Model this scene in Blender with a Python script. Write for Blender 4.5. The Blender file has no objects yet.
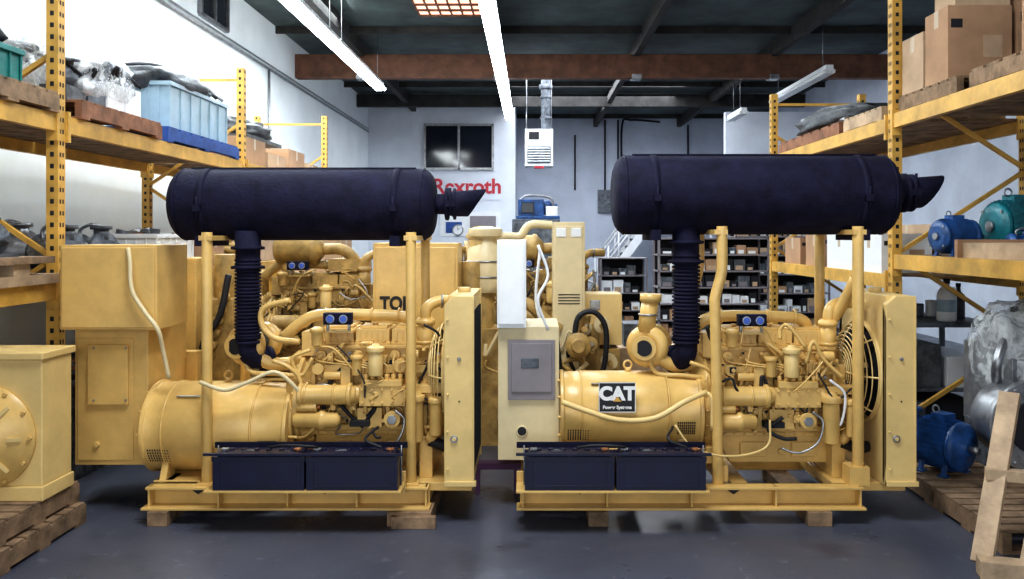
import bpy, math, random
from mathutils import Vector, Matrix
from mathutils import noise as mnoise
random.seed(7)
F=800.0; CX=532.0; HY=235.0; CH=1.7
def W(px,py,d): return ((px-CX)*d/F, d, CH-(py-HY)*d/F)
def X(px,d): return (px-CX)*d/F
def Z(py,d): return CH-(py-HY)*d/F
# ---------------------------------------------------------------- materials
def mat(name,col,rough=.5,metal=0,var=.15,scale=6,bump=0.0,emit=0,alpha=1,col2=None,spec=None,film=False):
    m=bpy.data.materials.new(name); m.use_nodes=True
    nt=m.node_tree; b=nt.nodes['Principled BSDF']
    tc=nt.nodes.new('ShaderNodeTexCoord')
    n=nt.nodes.new('ShaderNodeTexNoise'); n.inputs['Scale'].default_value=scale; n.inputs['Detail'].default_value=6
    n.inputs['Roughness'].default_value=.65
    nt.links.new(tc.outputs['Object'],n.inputs['Vector'])
    r=nt.nodes.new('ShaderNodeValToRGB'); r.color_ramp.elements[0].position=.3; r.color_ramp.elements[1].position=.7
    c2=col2 if col2 else tuple(c*(1-var*1.6) for c in col)
    r.color_ramp.elements[0].color=(*c2,1); r.color_ramp.elements[1].color=(*[min(1,c*(1+var*.4)) for c in col],1)
    nt.links.new(n.outputs['Fac'],r.inputs['Fac']); nt.links.new(r.outputs['Color'],b.inputs['Base Color'])
    b.inputs['Roughness'].default_value=rough; b.inputs['Metallic'].default_value=metal
    if spec is not None: b.inputs['Specular IOR Level'].default_value=spec
    if bump:
        bp=nt.nodes.new('ShaderNodeBump'); bp.inputs['Strength'].default_value=bump; bp.inputs['Distance'].default_value=.01
        n2=nt.nodes.new('ShaderNodeTexNoise'); n2.inputs['Scale'].default_value=scale*6; n2.inputs['Detail'].default_value=4
        nt.links.new(tc.outputs['Object'],n2.inputs['Vector'])
        nt.links.new(n2.outputs['Fac'],bp.inputs['Height']); nt.links.new(bp.outputs['Normal'],b.inputs['Normal'])
    if emit:
        b.inputs['Emission Color'].default_value=(*col,1); b.inputs['Emission Strength'].default_value=emit
    b.inputs['Alpha'].default_value=alpha
    if film:
        n3=nt.nodes.new('ShaderNodeTexNoise'); n3.inputs['Scale'].default_value=7; n3.inputs['Detail'].default_value=8; n3.inputs['Distortion'].default_value=2.2
        nt.links.new(tc.outputs['Object'],n3.inputs['Vector'])
        r3=nt.nodes.new('ShaderNodeValToRGB'); r3.color_ramp.elements[0].position=.40; r3.color_ramp.elements[1].position=.60
        r3.color_ramp.elements[0].color=(.18,.18,.18,1); r3.color_ramp.elements[1].color=(.72,.72,.72,1)
        nt.links.new(n3.outputs['Fac'],r3.inputs['Fac']); nt.links.new(r3.outputs['Color'],b.inputs['Alpha'])
    return m
YEL=mat('paint_yellow',(.72,.475,.165),.30,0,.14,5,.05)
YEL2=mat('paint_yellow_pale',(.76,.555,.235),.36,0,.10,5,.05)
YOLD=mat('paint_yellow_dusty',(.50,.33,.115),.5,0,.35,9,.1)
BEI=mat('paint_beige',(.72,.60,.36),.42,0,.1,5)
RACK=mat('rack_yellow',(.72,.42,.09),.5,0,.25,5,.05)
NAVY=mat('paint_navy',(.013,.013,.037),.78,0,.35,9,.4,spec=.2)
BATT=mat('battery_case',(.009,.011,.040),.34,0,.2,8)
BLK=mat('rubber_black',(.010,.011,.016),.6,0,.2,8)
DARK=mat('dark_cavity',(.015,.015,.02),.8,0,.2,8)
STEEL=mat('steel_bare',(.40,.41,.43),.35,.8,.3,12,.1)
GREYM=mat('cast_grey',(.17,.19,.22),.5,.4,.5,12,.2)
GREYP=mat('plastic_grey',(.25,.225,.24),.5,0,.1,6)
WHITE=mat('paint_white',(.82,.84,.86),.45,0,.06,5)
WALLL=mat('plaster_white',(.88,.93,.95),.85,0,.06,1.2,.15)
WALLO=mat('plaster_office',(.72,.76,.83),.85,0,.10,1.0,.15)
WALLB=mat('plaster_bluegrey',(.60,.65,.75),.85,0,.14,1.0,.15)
CEIL=mat('ceiling_board',(.085,.115,.115),.7,0,.45,1.2)
JOIST=mat('joist_timber',(.045,.042,.04),.8,0,.4,4,.2)
GLU=mat('glulam_timber',(.19,.085,.05),.7,0,.35,5,.2)
WOOD=mat('pallet_wood',(.32,.21,.125),.8,0,.45,7,.3)
WOODL=mat('plank_light',(.55,.40,.26),.7,0,.3,5,.3)
WOODR=mat('pallet_red_wood',(.31,.145,.08),.8,0,.4,7,.3)
CARD=mat('cardboard',(.46,.28,.165),.85,0,.15,4,.1)
CARD2=mat('cardboard_pale',(.54,.38,.25),.85,0,.15,4,.1)
TAPE=mat('tape',(.56,.46,.33),.3,0,.1,4)
BLUEP=mat('pallet_blue',(.02,.08,.33),.6,0,.3,8,.2)
BLUEM=mat('motor_blue',(.02,.10,.32),.4,0,.5,8,.1)
TEALM=mat('motor_teal',(.01,.18,.22),.4,0,.5,8,.1)
TOTE=mat('tote_plastic',(.33,.46,.55),.35,0,.15,4)
TEAL=mat('crate_teal',(.02,.22,.20),.5,0,.3,6)
WRAP=mat('plastic_wrap',(.85,.88,.90),.12,0,.1,10,.9,film=True)
TARP=mat('tarp_grey',(.11,.12,.13),.5,0,.5,8,.6)
TUBE=mat('fluorescent_tube',(.90,.96,1.0),.4,0,0,5,emit=22)
SKYL=mat('skylight_panel',(1.0,.62,.46),.4,0,.1,5,emit=1.3)
GLASS=mat('dark_glass',(.015,.02,.03),.08,0,.2,3)
RED=mat('sign_red',(.55,.03,.05),.5)
DECW=mat('decal_white',(.85,.85,.85),.4,0,.02)
DECK=mat('decal_black',(.01,.01,.012),.4)
GAUGE=mat('gauge_face',(.05,.12,.5),.2)
COPPER=mat('copper',(.5,.22,.1),.4,.7)
BELT=mat('rail_violet',(.10,.03,.09),.6)
def floor_mat():
    m=bpy.data.materials.new('concrete_floor'); m.use_nodes=True; nt=m.node_tree; b=nt.nodes['Principled BSDF']
    tc=nt.nodes.new('ShaderNodeTexCoord')
    def nz(s,d=6,dist=0):
        n=nt.nodes.new('ShaderNodeTexNoise'); n.inputs['Scale'].default_value=s; n.inputs['Detail'].default_value=d; n.inputs['Distortion'].default_value=dist
        nt.links.new(tc.outputs['Object'],n.inputs['Vector']); return n
    def ramp(n,a,b_,ca,cb):
        r=nt.nodes.new('ShaderNodeValToRGB'); r.color_ramp.elements[0].position=a; r.color_ramp.elements[1].position=b_
        r.color_ramp.elements[0].color=(*ca,1); r.color_ramp.elements[1].color=(*cb,1); nt.links.new(n.outputs['Fac'],r.inputs['Fac']); return r
    a=ramp(nz(.9,10,.4),.30,.70,(.050,.056,.080),(.088,.096,.128))
    s=ramp(nz(2.3,7,.2),.60,.76,(1,1,1),(.50,.52,.58))
    w=ramp(nz(13,12,.3),.64,.72,(0,0,0),(.4,.4,.4))
    mx=nt.nodes.new('ShaderNodeMix'); mx.data_type='RGBA'; mx.blend_type='MULTIPLY'; mx.inputs['Factor'].default_value=1
    nt.links.new(a.outputs['Color'],mx.inputs[6]); nt.links.new(s.outputs['Color'],mx.inputs[7])
    m2=nt.nodes.new('ShaderNodeMix'); m2.data_type='RGBA'
    nt.links.new(w.outputs['Color'],m2.inputs[0]); nt.links.new(mx.outputs[2],m2.inputs[6]); m2.inputs[7].default_value=(.17,.19,.23,1)
    nt.links.new(m2.outputs[2],b.inputs['Base Color'])
    rr=ramp(nz(2,5),.3,.7,(.25,.25,.25),(.45,.45,.45)); nt.links.new(rr.outputs['Color'],b.inputs['Roughness'])
    bp=nt.nodes.new('ShaderNodeBump'); bp.inputs['Strength'].default_value=.10; bp.inputs['Distance'].default_value=.01
    nt.links.new(nz(25).outputs['Fac'],bp.inputs['Height']); nt.links.new(bp.outputs['Normal'],b.inputs['Normal'])
    return m
FLOOR=floor_mat()
# ---------------------------------------------------------------- mesh builder
def basis(ax):
    ax=Vector(ax).normalized(); up=Vector((0,0,1)) if abs(ax.z)<.9 else Vector((0,1,0))
    u=ax.cross(up).normalized(); v=ax.cross(u).normalized(); return ax,u,v
class M:
    def __init__(s,off=(0,0,0),sc=1): s.v=[];s.f=[];s.mi=[];s.sm=[];s.mats=[];s.off=off;s.sc=sc
    def add(s,vs,fs,m,smooth=False):
        if m not in s.mats: s.mats.append(m)
        k=s.mats.index(m); n=len(s.v)
        for p in vs: s.v.append((s.off[0]+p[0]*s.sc,s.off[1]+p[1]*s.sc,s.off[2]+p[2]*s.sc))
        for i,f in enumerate(fs):
            s.f.append([n+a for a in f]); s.mi.append(k); s.sm.append(smooth[i] if isinstance(smooth,list) else smooth)
    def box(s,x0,x1,y0,y1,z0,z1,m,taper=0):
        if x0>x1:x0,x1=x1,x0
        if y0>y1:y0,y1=y1,y0
        if z0>z1:z0,z1=z1,z0
        t=taper
        vs=[(x0+t,y0+t,z0),(x1-t,y0+t,z0),(x1-t,y1-t,z0),(x0+t,y1-t,z0),(x0,y0,z1),(x1,y0,z1),(x1,y1,z1),(x0,y1,z1)]
        s.add(vs,[(0,3,2,1),(4,5,6,7),(0,1,5,4),(1,2,6,5),(2,3,7,6),(3,0,4,7)],m)
    def lathe(s,p0,ax,prof,m,seg=24,smooth=True,caps=True):
        ax,u,v=basis(ax); p0=Vector(p0); vs=[];fs=[];sm=[]
        for t,r in prof:
            for i in range(seg):
                a=2*math.pi*i/seg; vs.append(tuple(p0+ax*t+(u*math.cos(a)+v*math.sin(a))*r))
        for j in range(len(prof)-1):
            for i in range(seg):
                k=(i+1)%seg; fs.append((j*seg+i,j*seg+k,(j+1)*seg+k,(j+1)*seg+i)); sm.append(smooth)
        if caps:
            fs.append(tuple(range(seg))[::-1]); sm.append(False); n=(len(prof)-1)*seg; fs.append(tuple(n+i for i in range(seg))); sm.append(False)
        s.add(vs,fs,m,sm)
    def cyl(s,p0,p1,r,m,r2=None,seg=20,caps=True):
        d=Vector(p1)-Vector(p0); s.lathe(p0,d,[(0,r),(d.length,r if r2 is None else r2)],m,seg,True,caps)
    def tube(s,pts,r,m,seg=10,sub=6,curve=True):
        P=[Vector(p) for p in pts]
        if curve and len(P)>2:
            Q=[]
            E=[P[0]*2-P[1]]+P+[P[-1]*2-P[-2]]
            for i in range(1,len(E)-2):
                a,b,c,d=E[i-1],E[i],E[i+1],E[i+2]
                for k in range(sub):
                    t=k/sub; Q.append(.5*((2*b)+(c-a)*t+(2*a-5*b+4*c-d)*t*t+(3*b-a-3*c+d)*t**3))
            Q.append(P[-1]); P=Q
        vs=[];fs=[];u=None
        for i,p in enumerate(P):
            t=(P[min(i+1,len(P)-1)]-P[max(i-1,0)]).normalized()
            if u is None: _,u,_=basis(t)
            else:
                u=(u-t*u.dot(t)); u=u.normalized() if u.length>1e-5 else basis(t)[1]
            v=t.cross(u)
            rr=r[min(i,len(r)-1)] if isinstance(r,(list,tuple)) else r
            for k in range(seg):
                a=2*math.pi*k/seg; vs.append(tuple(p+(u*math.cos(a)+v*math.sin(a))*rr))
        for j in range(len(P)-1):
            for i in range(seg):
                k=(i+1)%seg; fs.append((j*seg+i,j*seg+k,(j+1)*seg+k,(j+1)*seg+i))
        n=len(fs); fs.append(tuple(range(seg))[::-1]); q=(len(P)-1)*seg; fs.append(tuple(q+i for i in range(seg)))
        s.add(vs,fs,m,[True]*n+[False]*2)
    def torus(s,c,ax,R,r,m,seg=28,seg2=8,a0=0,a1=2*math.pi):
        ax,u,v=basis(ax); c=Vector(c); full=abs(a1-a0-2*math.pi)<1e-4
        n=seg if full else seg+1; vs=[];fs=[]
        for i in range(n):
            a=a0+(a1-a0)*i/seg; dr=u*math.cos(a)+v*math.sin(a)
            for k in range(seg2):
                b=2*math.pi*k/seg2; vs.append(tuple(c+dr*(R+r*math.cos(b))+ax*(r*math.sin(b))))
        for i in range(seg):
            j=(i+1)%n
            for k in range(seg2):
                l=(k+1)%seg2; fs.append((i*seg2+k,j*seg2+k,j*seg2+l,i*seg2+l))
        s.add(vs,fs,m,True)
    def prism(s,poly,axis,a,b,m):
        n=len(poly)
        def q(p,t): return (p[0],t,p[1]) if axis=='y' else ((t,p[0],p[1]) if axis=='x' else (p[0],p[1],t))
        vs=[q(p,a) for p in poly]+[q(p,b) for p in poly]
        fs=[tuple(range(n)),tuple(range(2*n-1,n-1,-1))]+[(i,i+n,(i+1)%n+n,(i+1)%n) for i in range(n)]
        s.add(vs,fs,m)
    def bar(s,p0,p1,w,h,m):
        a,u,v=basis(Vector(p1)-Vector(p0)); p0=Vector(p0);p1=Vector(p1); vs=[]
        for p in (p0,p1):
            for i,j in((-1,-1),(1,-1),(1,1),(-1,1)): vs.append(tuple(p+u*i*w/2+v*j*h/2))
        s.add(vs,[(3,2,1,0),(4,5,6,7),(0,1,5,4),(1,2,6,5),(2,3,7,6),(3,0,4,7)],m)
    def bolt(s,x,y,z,r=.009,ax=(0,-1,0),m=None):
        a=Vector(ax).normalized(); p=Vector((x,y,z)); s.cyl(p-a*.004,p+a*.012,r,m or YEL,seg=6)
    def blob(s,c,rad,m,seed=0,amp=.18,fr=3,pw=.6,seg=36,rings=20):
        vs=[];fs=[]
        sg=lambda q,p:math.copysign(abs(q)**p,q)
        for j in range(rings+1):
            ph=-math.pi/2+math.pi*j/rings
            for i in range(seg):
                th=2*math.pi*i/seg
                p=Vector((sg(math.cos(ph),pw)*sg(math.cos(th),pw),sg(math.cos(ph),pw)*sg(math.sin(th),pw),sg(math.sin(ph),pw)))
                n=mnoise.noise(p*fr+Vector((seed,seed*2.3,0)))+.6*abs(mnoise.noise(p*fr*3+Vector((0,seed,5))))
                p=p*(1+amp*n)
                z=max(p.z,-1)
                vs.append((c[0]+p.x*rad[0],c[1]+p.y*rad[1],c[2]+z*rad[2]))
        for j in range(rings):
            for i in range(seg):
                k=(i+1)%seg; fs.append((j*seg+i,j*seg+k,(j+1)*seg+k,(j+1)*seg+i))
        s.add(vs,fs,m,True)
    def build(s,name,parent=None,bevel=0,rot=0):
        me=bpy.data.meshes.new(name)
        if parent is not None: o=Vector(parent.location)
        else:
            xs=[p[0] for p in s.v];ys=[p[1] for p in s.v];zs=[p[2] for p in s.v]
            o=Vector(((min(xs)+max(xs))/2,(min(ys)+max(ys))/2,min(zs)))
        me.from_pydata([tuple(Vector(p)-o) for p in s.v],[],s.f)
        for m in s.mats: me.materials.append(m)
        me.polygons.foreach_set('material_index',s.mi); me.polygons.foreach_set('use_smooth',s.sm); me.update()
        ob=bpy.data.objects.new(name,me); bpy.context.collection.objects.link(ob)
        if parent is not None: ob.parent=parent
        else: ob.location=o
        ob.rotation_euler[2]=rot
        if bevel:
            b=ob.modifiers.new('bevel','BEVEL'); b.width=bevel; b.segments=2; b.limit_method='ANGLE'; b.angle_limit=math.radians(50)
        return ob
def root(name,loc):
    e=bpy.data.objects.new(name,None); e.location=loc; e.empty_display_size=.1; bpy.context.collection.objects.link(e); return e
def text(name,body,size,loc,m,parent=None,rot=(math.pi/2,0,0),align='CENTER',bold=0,sx=1):
    c=bpy.data.curves.new(name,'FONT'); c.body=body; c.size=size; c.extrude=.0012; c.align_x=align; c.align_y='CENTER'; c.offset=bold
    c.materials.append(m); o=bpy.data.objects.new(name,c); bpy.context.collection.objects.link(o)
    o.rotation_euler=rot; o.scale=(sx,1,1)
    if parent: o.parent=parent; o.location=Vector(loc)-Vector(parent.location)
    else: o.location=loc
    return o
# ---------------------------------------------------------------- room
XL=-4.3; XR=6.7; YB=24.0; YF=-3.0; CZ=5.2; OY=21.0; OXR=X(515,21)
m=M(); m.box(XL-3,XR+3,-9,YB+.2,-.1,0,FLOOR); m.build('floor')
m=M(); m.box(XL-.2,XL,YF,YB+.2,0,CZ,WALLL); m.build('wall_left')
m=M(); m.box(XR,XR+.2,YF,YB+.2,0,CZ,WALLB); m.build('wall_right')
m=M(); m.box(XL,XR,YB,YB+.2,0,CZ,WALLB); m.build('wall_back')
m=M(); m.box(XL,OXR,OY,YB,0,CZ,WALLO); m.build('wall_office')
m=M(); m.box(4.35,XR,18,18.15,0,4.47,WALLO); m.build('wall_partition')
m=M(); m.box(XL-.2,XR+.2,YF,YB+.2,CZ,CZ+.2,CEIL)
m.build('ceiling')
m=M(); m.box(XL-.2,XR+.2,YF-.2,YF,4.3,CZ+.2,WALLL); m.box(XL-.2,XL+.8,YF-.2,YF,0,4.3,WALLL); m.box(XR-.8,XR+.2,YF-.2,YF,0,4.3,WALLL); m.build('wall_front')
m=M()
for x in (-3.1,-.6,1.9,4.4): m.box(x-.06,x+.06,YF,YB,CZ-.26,CZ,JOIST)
for i in range(10):
    y=1.2+i*2.44
    if y<YB-.2: m.box(XL,XR,y,y+.05,CZ-.12,CZ,JOIST)
m.build('trim_ceiling_joists')
m=M(); m.box(XL,XR,14.5,14.7,4.55,4.98,GLU)
for x in (-3.1,-.6,1.9,4.4):
    m.box(x-.09,x+.09,14.48,14.72,4.53,4.62,STEEL)
m.box(XL,XR,7.0,7.2,4.62,5.02,GLU)
m.build('trim_glulam_beam',bevel=.01)
m=M(); m.box(XL,XR,19.6,19.75,4.85,5.15,JOIST)
m.build('trim_ridge_beam')
m=M(); x0,x1=X(418,12.4),X(484,12.4)
m.box(x0,x1,11.1,12.6,CZ-.03,CZ-.01,SKYL)
for i in range(7): xx=x0+(x1-x0)*i/6; m.box(xx-.012,xx+.012,11.1,12.6,CZ-.06,CZ-.03,GLU)
for i in range(6): yy=11.1+1.5*i/5; m.box(x0,x1,yy-.015,yy+.015,CZ-.06,CZ-.03,GLU)
m.build('window_skylight')
def strip(x,y0,y1,z,lit=True,n=3):
    m=M(); L=(y1-y0)/n
    for i in range(n):
        a=y0+L*i+.03; b=y0+L*(i+1)-.03
        m.box(x-.06,x+.06,a,b,z+.03,z+.09,WHITE)
        m.prism([(x-.06,z+.03),(x+.06,z+.03),(x+.1,z-.0),(x-.1,z-.0)],'y',a,b,WHITE)
        for s in(-.065,0,.065): m.cyl((x+s,a+.0,z-.02),(x+s,b-.0,z-.02),.027,TUBE if lit else WHITE,seg=8)
        for yy in (a+.3,b-.3): m.cyl((x,yy,z+.09),(x,yy,CZ-.0),.006,STEEL,seg=5)
    return m.build('fluorescent_light_fixture')
strip(-2.68,4.4,14.2,4.3); strip(-.5,6.2,17.8,4.3,n=4); strip(4.7,12.6,15.6,4.3,False,1); strip(4.3,16.2,17.4,4.2,False,1)
# office window
m=M(); y=OY-.04; x0,x1,z0,z1=X(425,OY),X(493,OY),Z(169,OY),Z(125,OY)
m.box(x0,x1,y,OY,z0,z1,GLASS)
for xx in(x0,(x0+x1)/2,x1): m.box(xx-.03,xx+.03,y-.04,OY,z0-.03,z1+.03,STEEL)
for zz in(z0,z1): m.box(x0,x1,y-.04,OY,zz-.03,zz+.03,STEEL)
m.build('window_1')
m=M(); m.box(XL-.0,XL+.03,10.3,11.2,4.55,5.05,GLASS)
for yy in(10.3,10.75,11.2): m.box(XL,XL+.06,yy-.025,yy+.025,4.55,5.05,STEEL)
for zz in(4.55,5.05): m.box(XL,XL+.06,10.3,11.2,zz-.025,zz+.025,STEEL)
m.build('window_2')
e=root('wall_sign',(X(466,OY),OY-.02,Z(200,OY)))
m=M(); m.box(X(430,OY),X(500,OY),OY-.02,OY-.0,Z(200,OY),Z(175,OY),WALLO); m.build('sign_board',e)
text('sign_lettering','Rexroth',.54,(X(467,OY),OY-.03,Z(187,OY)),RED,e,bold=.014)
m=M(); m.box(X(440,OY),X(500,OY),OY-.03,OY,Z(236,OY),Z(212,OY),WHITE); m.box(X(446,OY),X(462,OY),OY-.04,OY-.03,Z(233,OY),Z(222,OY),BLUEP); m.box(X(470,OY),X(496,OY),OY-.04,OY-.03,Z(233,OY),Z(216,OY),GREYP); m.build('wall_poster')
m=M(); c_=(X(458,OY),OY-.05,Z(230,OY)); m.torus(c_,(0,1,0),.13,.02,STEEL); m.cyl((c_[0],OY-.04,c_[2]),(c_[0],OY-.06,c_[2]),.13,WHITE)
m.bar((c_[0],OY-.07,c_[2]),(c_[0]+.06,OY-.07,c_[2]+.04),.012,.01,BLK); m.bar((c_[0],OY-.07,c_[2]),(c_[0],OY-.07,c_[2]+.1),.01,.01,BLK); m.build('wall_clock')
m=M(); m.tube([(XL+.03,3,4.4),(XL+.03,OY-.1,4.4)],.02,STEEL,curve=False); m.tube([(XL+.03,3,4.47),(XL+.03,OY-.1,4.47)],.012,STEEL,curve=False)
m.tube([(XL+.03,13,4.4),(XL+.03,13,2.2)],.02,STEEL,curve=False); m.box(XL,XL+.12,12.85,13.15,1.9,2.2,GREYM)
m.build('electrical_conduit')
m=M()
for px,a,b in((605,120,190),(618,120,210),(688,125,200),(575,135,190)):
    m.tube([W(px,a,23.95),W(px,b,23.95)],.025,BLK,curve=False)
m.tube([W(618,190,23.95),W(640,178,23.95),W(680,178,23.95)],.025,BLK,curve=False)
m.box(X(598,23.9),X(612,23.9),23.85,24,Z(212,23.9),Z(190,23.9),GREYM)
m.tube([W(622,180,23.9),W(622,125,23.9),W(632,120,23.9),W(660,122,23.9)],.03,BLK)
m.build('wall_cable_run')
# heater
m=M(); d=17; x0,x1=X(525,d),X(553,d); z0,z1=Z(166,d),Z(129,d)
m.box(x0,x1,d,d+.6,z0,z1,WHITE); m.box(x0+.05,x1-.05,d-.02,d,z0+.06,z0+.42,GREYM)
for i in range(6): m.box(x0+.06,x1-.06,d-.05,d-.015,z0+.09+i*.055,z0+.11+i*.055,WHITE)
m.box(x0+.08,x0+.3,d-.015,d,z1-.22,z1-.06,DARK); m.box(x0+.2,x0+.4,d,d+.1,z0-.05,z0,RED)
xc=X(546,d); m.cyl((xc,d+.3,z1),(xc,d+.3,CZ),.10,GREYM); m.cyl((xc,d+.3,z1+.25),(xc,d+.3,z1+.3),.125,GREYM); m.cyl((xc,d+.3,CZ-.35),(xc,d+.3,CZ-.25),.14,GREYM); m.cyl((xc,d+.3,z1+.7),(xc,d+.3,z1+.75),.125,GREYM)
for xx in(x0+.03,x1-.03): m.cyl((xx,d+.3,z1),(xx,d+.3,CZ),.012,STEEL,seg=6)
m.build('unit_heater',bevel=.01)
# stairs
m=M(); n=12; d=22; xa,xb=X(598,d),X(660,d)
for i in range(n):
    xx=xa+(xb-xa)*i/n; zz=.2*(i+1)-.0; m.box(xx,xx+.22,d,d+1,zz-.05,zz,GREYM)
m.bar((xa,d,.1),(xb,d,2.4),.05,.22,WHITE); m.bar((xa,d+1,.1),(xb,d+1,2.4),.05,.22,WHITE)
for k in (0,1):
    for h in (.5,.95): m.cyl((xa,d+k,.1+h),(xb,d+k,2.4+h),.03,WHITE,seg=8)
    for i in range(7): t_=i/6; xx=xa+(xb-xa)*t_; zz=.1+2.3*t_; m.cyl((xx,d+k,zz),(xx,d+k,zz+.95),.025,WHITE,seg=8)
m.box(xb,xb+1.4,d,d+1.1,2.3,2.4,GREYM)
for xx in(xb,xb+.7,xb+1.4): m.cyl((xx,d,0),(xx,d,3.35),.03,WHITE,seg=8)
m.cyl((xb,d,3.35),(xb+1.4,d,3.35),.03,WHITE,seg=8)
m.build('staircase')
# ---------------------------------------------------------------- pallets & racks
def pallet(name,x0,x1,y0,y1,z,m1=WOOD,rot=0,h=.13):
    m=M()
    for i in range(3):
        xx=x0+(x1-x0-.05)*i/2; m.box(xx,xx+.05,y0,y1,z+.018,z+h-.018,m1)
    n=7
    for i in range(n):
        w=(y1-y0)/n; yy=y0+w*i+.008; m.box(x0,x1,yy,yy+w*.78,z+h-.018,z+h,m1)
    for i in range(3):
        yy=y0+(y1-y0-.1)*i/2; m.box(x0,x1,yy,yy+.1,z,z+.018,m1)
    return m.build(name,bevel=.002,rot=rot)
def rack(name,xf,xb,ys,hs,bays):
    sg=1 if xb>xf else -1
    m=M()
    for y,h in zip(ys,hs):
        for x in(xf+sg*.04,xb):
            m.box(x-.038,x+.038,y-.04,y+.04,.01,h,RACK); m.box(x-.07,x+.07,y-.06,y+.06,0,.01,RACK)
            n=int(h/.075)
            for i in range(n):
                z=.1+i*.075
                if z<h-.05:
                    m.box(x-.012,x+.012,y-.0415,y-.04,z,z+.03,DARK)
                    s=-sg; a,b=sorted((x+s*.038,x+s*.0395)); m.box(a,b,y-.022,y-.008,z,z+.028,DARK); m.box(a,b,y+.008,y+.022,z,z+.028,DARK)
        z=.25; k=0
        while z<h-.75:
            a,b=(xf+sg*.08,xb-sg*.03) ; 
            if k%2: a,b=b,a
            m.bar((a,y,z),(b,y,z+.62),.03,.03,RACK); z+=.66; k+=1
        for z in(.2,h-.12): m.bar((xf+sg*.08,y,z),(xb-sg*.03,y,z),.03,.03,RACK)
    for (y0,y1,zs) in bays:
        for z in zs:
            for x in(xf+sg*.02,xb):
                m.box(x-.025,x+.025,y0+.04,y1-.04,z-.11,z,RACK)
                for yy in(y0+.045,y1-.075): m.box(x-.035,x+.035,yy,yy+.03,z-.17,z+.03,RACK)
            n=int((y1-y0)/.16)
            for i in range(n):
                yy=y0+.06+i*.16
                if yy+.13<y1-.04: m.box(min(xf+sg*.05,xb),max(xf+sg*.05,xb),yy,yy+.135,z-.02,z,WOOD)
    return m.build(name)
LX=-3.02; LB=-4.05; LZ1=2.47; LZ2=1.40
LY=[1.9,5.14,8.42,11.8]
rack('pallet_rack',LX,LB,LY,[3.45]*4,[(LY[0],LY[1],[LZ1,LZ2]),(LY[1],LY[2],[LZ1,LZ2]),(LY[2],LY[3],[LZ1,LZ2])])
RX=2.8; RB=3.87; RY=[3.1,6.26,9.4]; RZ1=2.64; RZ2=1.55
rack('pallet_rack',RX,RB,RY,[3.9,3.9,3.35],[(RY[0],RY[1],[RZ1,RZ2]),(RY[1],RY[2],[2.62,1.39])])
# ---------------------------------------------------------------- generic stuff
def carton(name,x0,x1,y0,y1,z0,z1,m1=CARD,rot=0):
    m=M(); m.box(x0,x1,y0,y1,z0,z1-.004,m1)
    xm=(x0+x1)/2; ym=(y0+y1)/2
    m.box(x0,x1,y0,ym-.004,z1-.004,z1,m1); m.box(x0,x1,ym+.004,y1,z1-.004,z1,m1)
    m.box(x0-.001,x1+.001,ym-.03,ym+.03,z1-.001,z1+.001,TAPE); m.box(x0-.001,x0+.001,ym-.03,ym+.03,z1-.12,z1,TAPE); m.box(x1-.001,x1+.001,ym-.03,ym+.03,z1-.12,z1,TAPE)
    m.box(x0+(x1-x0)*.55,x0+(x1-x0)*.85,y0-.002,y0,z0+(z1-z0)*.3,z0+(z1-z0)*.6,CARD2)
    m.box(x0+.02,x0+.1,y0-.002,y0,z0+(z1-z0)*.7,z0+(z1-z0)*.82,DARK)
    return m.build(name,bevel=.004,rot=rot)
def motor(name,c,r,L,m1,ax=(1,0,0),rot=0):
    """electric motor resting on feet, c = bottom centre"""
    m=M(); ax=Vector(ax).normalized(); up=Vector((0,0,1)); sd=ax.cross(up)
    z=c[2]+r*1.18; p=Vector((c[0],c[1],z))-ax*L/2
    m.lathe(p,ax,[(0,r*.55),(.02*L,r*.85),(.08*L,r),(.1*L,r*.9),(.75*L,r*.9),(.77*L,r),(.86*L,r),(.9*L,r*.8),(.97*L,r*.3),(L,r*.28)],m1)
    m.cyl(p+ax*L,p+ax*L*1.18,r*.14,STEEL)
    for i in range(28):
        a=2*math.pi*i/28; dr=up*math.cos(a)+sd*math.sin(a); m.bar(p+ax*L*.11+dr*r*.95,p+ax*L*.74+dr*r*.95,r*.04,r*.2,m1)
    for k in range(4):
        a=math.pi/4+k*math.pi/2; dr=up*math.cos(a)+sd*math.sin(a); m.cyl(p+ax*L*.0+dr*r*.8,p+ax*L*.02+dr*r*.8-ax*L*.03,r*.07,STEEL,seg=6)
    m.cyl(p-ax*L*.06,p,r*.2,STEEL)
    q=p+ax*L*.45+up*r*1.0; m.bar(q-ax*L*.15,q+ax*L*.15,r*.7,r*.5,m1)
    for t in(.2,.68):
        for s in(-1,1):
            b=p+ax*L*t+sd*s*r*.7; b.z=c[2]+r*.15; m.bar(b-ax*L*.07-up*r*.12,b+ax*L*.07-up*r*.12,r*.4,r*.06,m1); m.bar(b-up*r*.1,b+up*r*.5-sd*s*r*.1,r*.12,L*.12,m1)
    m.torus(p+ax*L*.3+up*r*1.35,sd,r*.15,r*.04,STEEL,12,6)
    return m.build(name)
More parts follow.
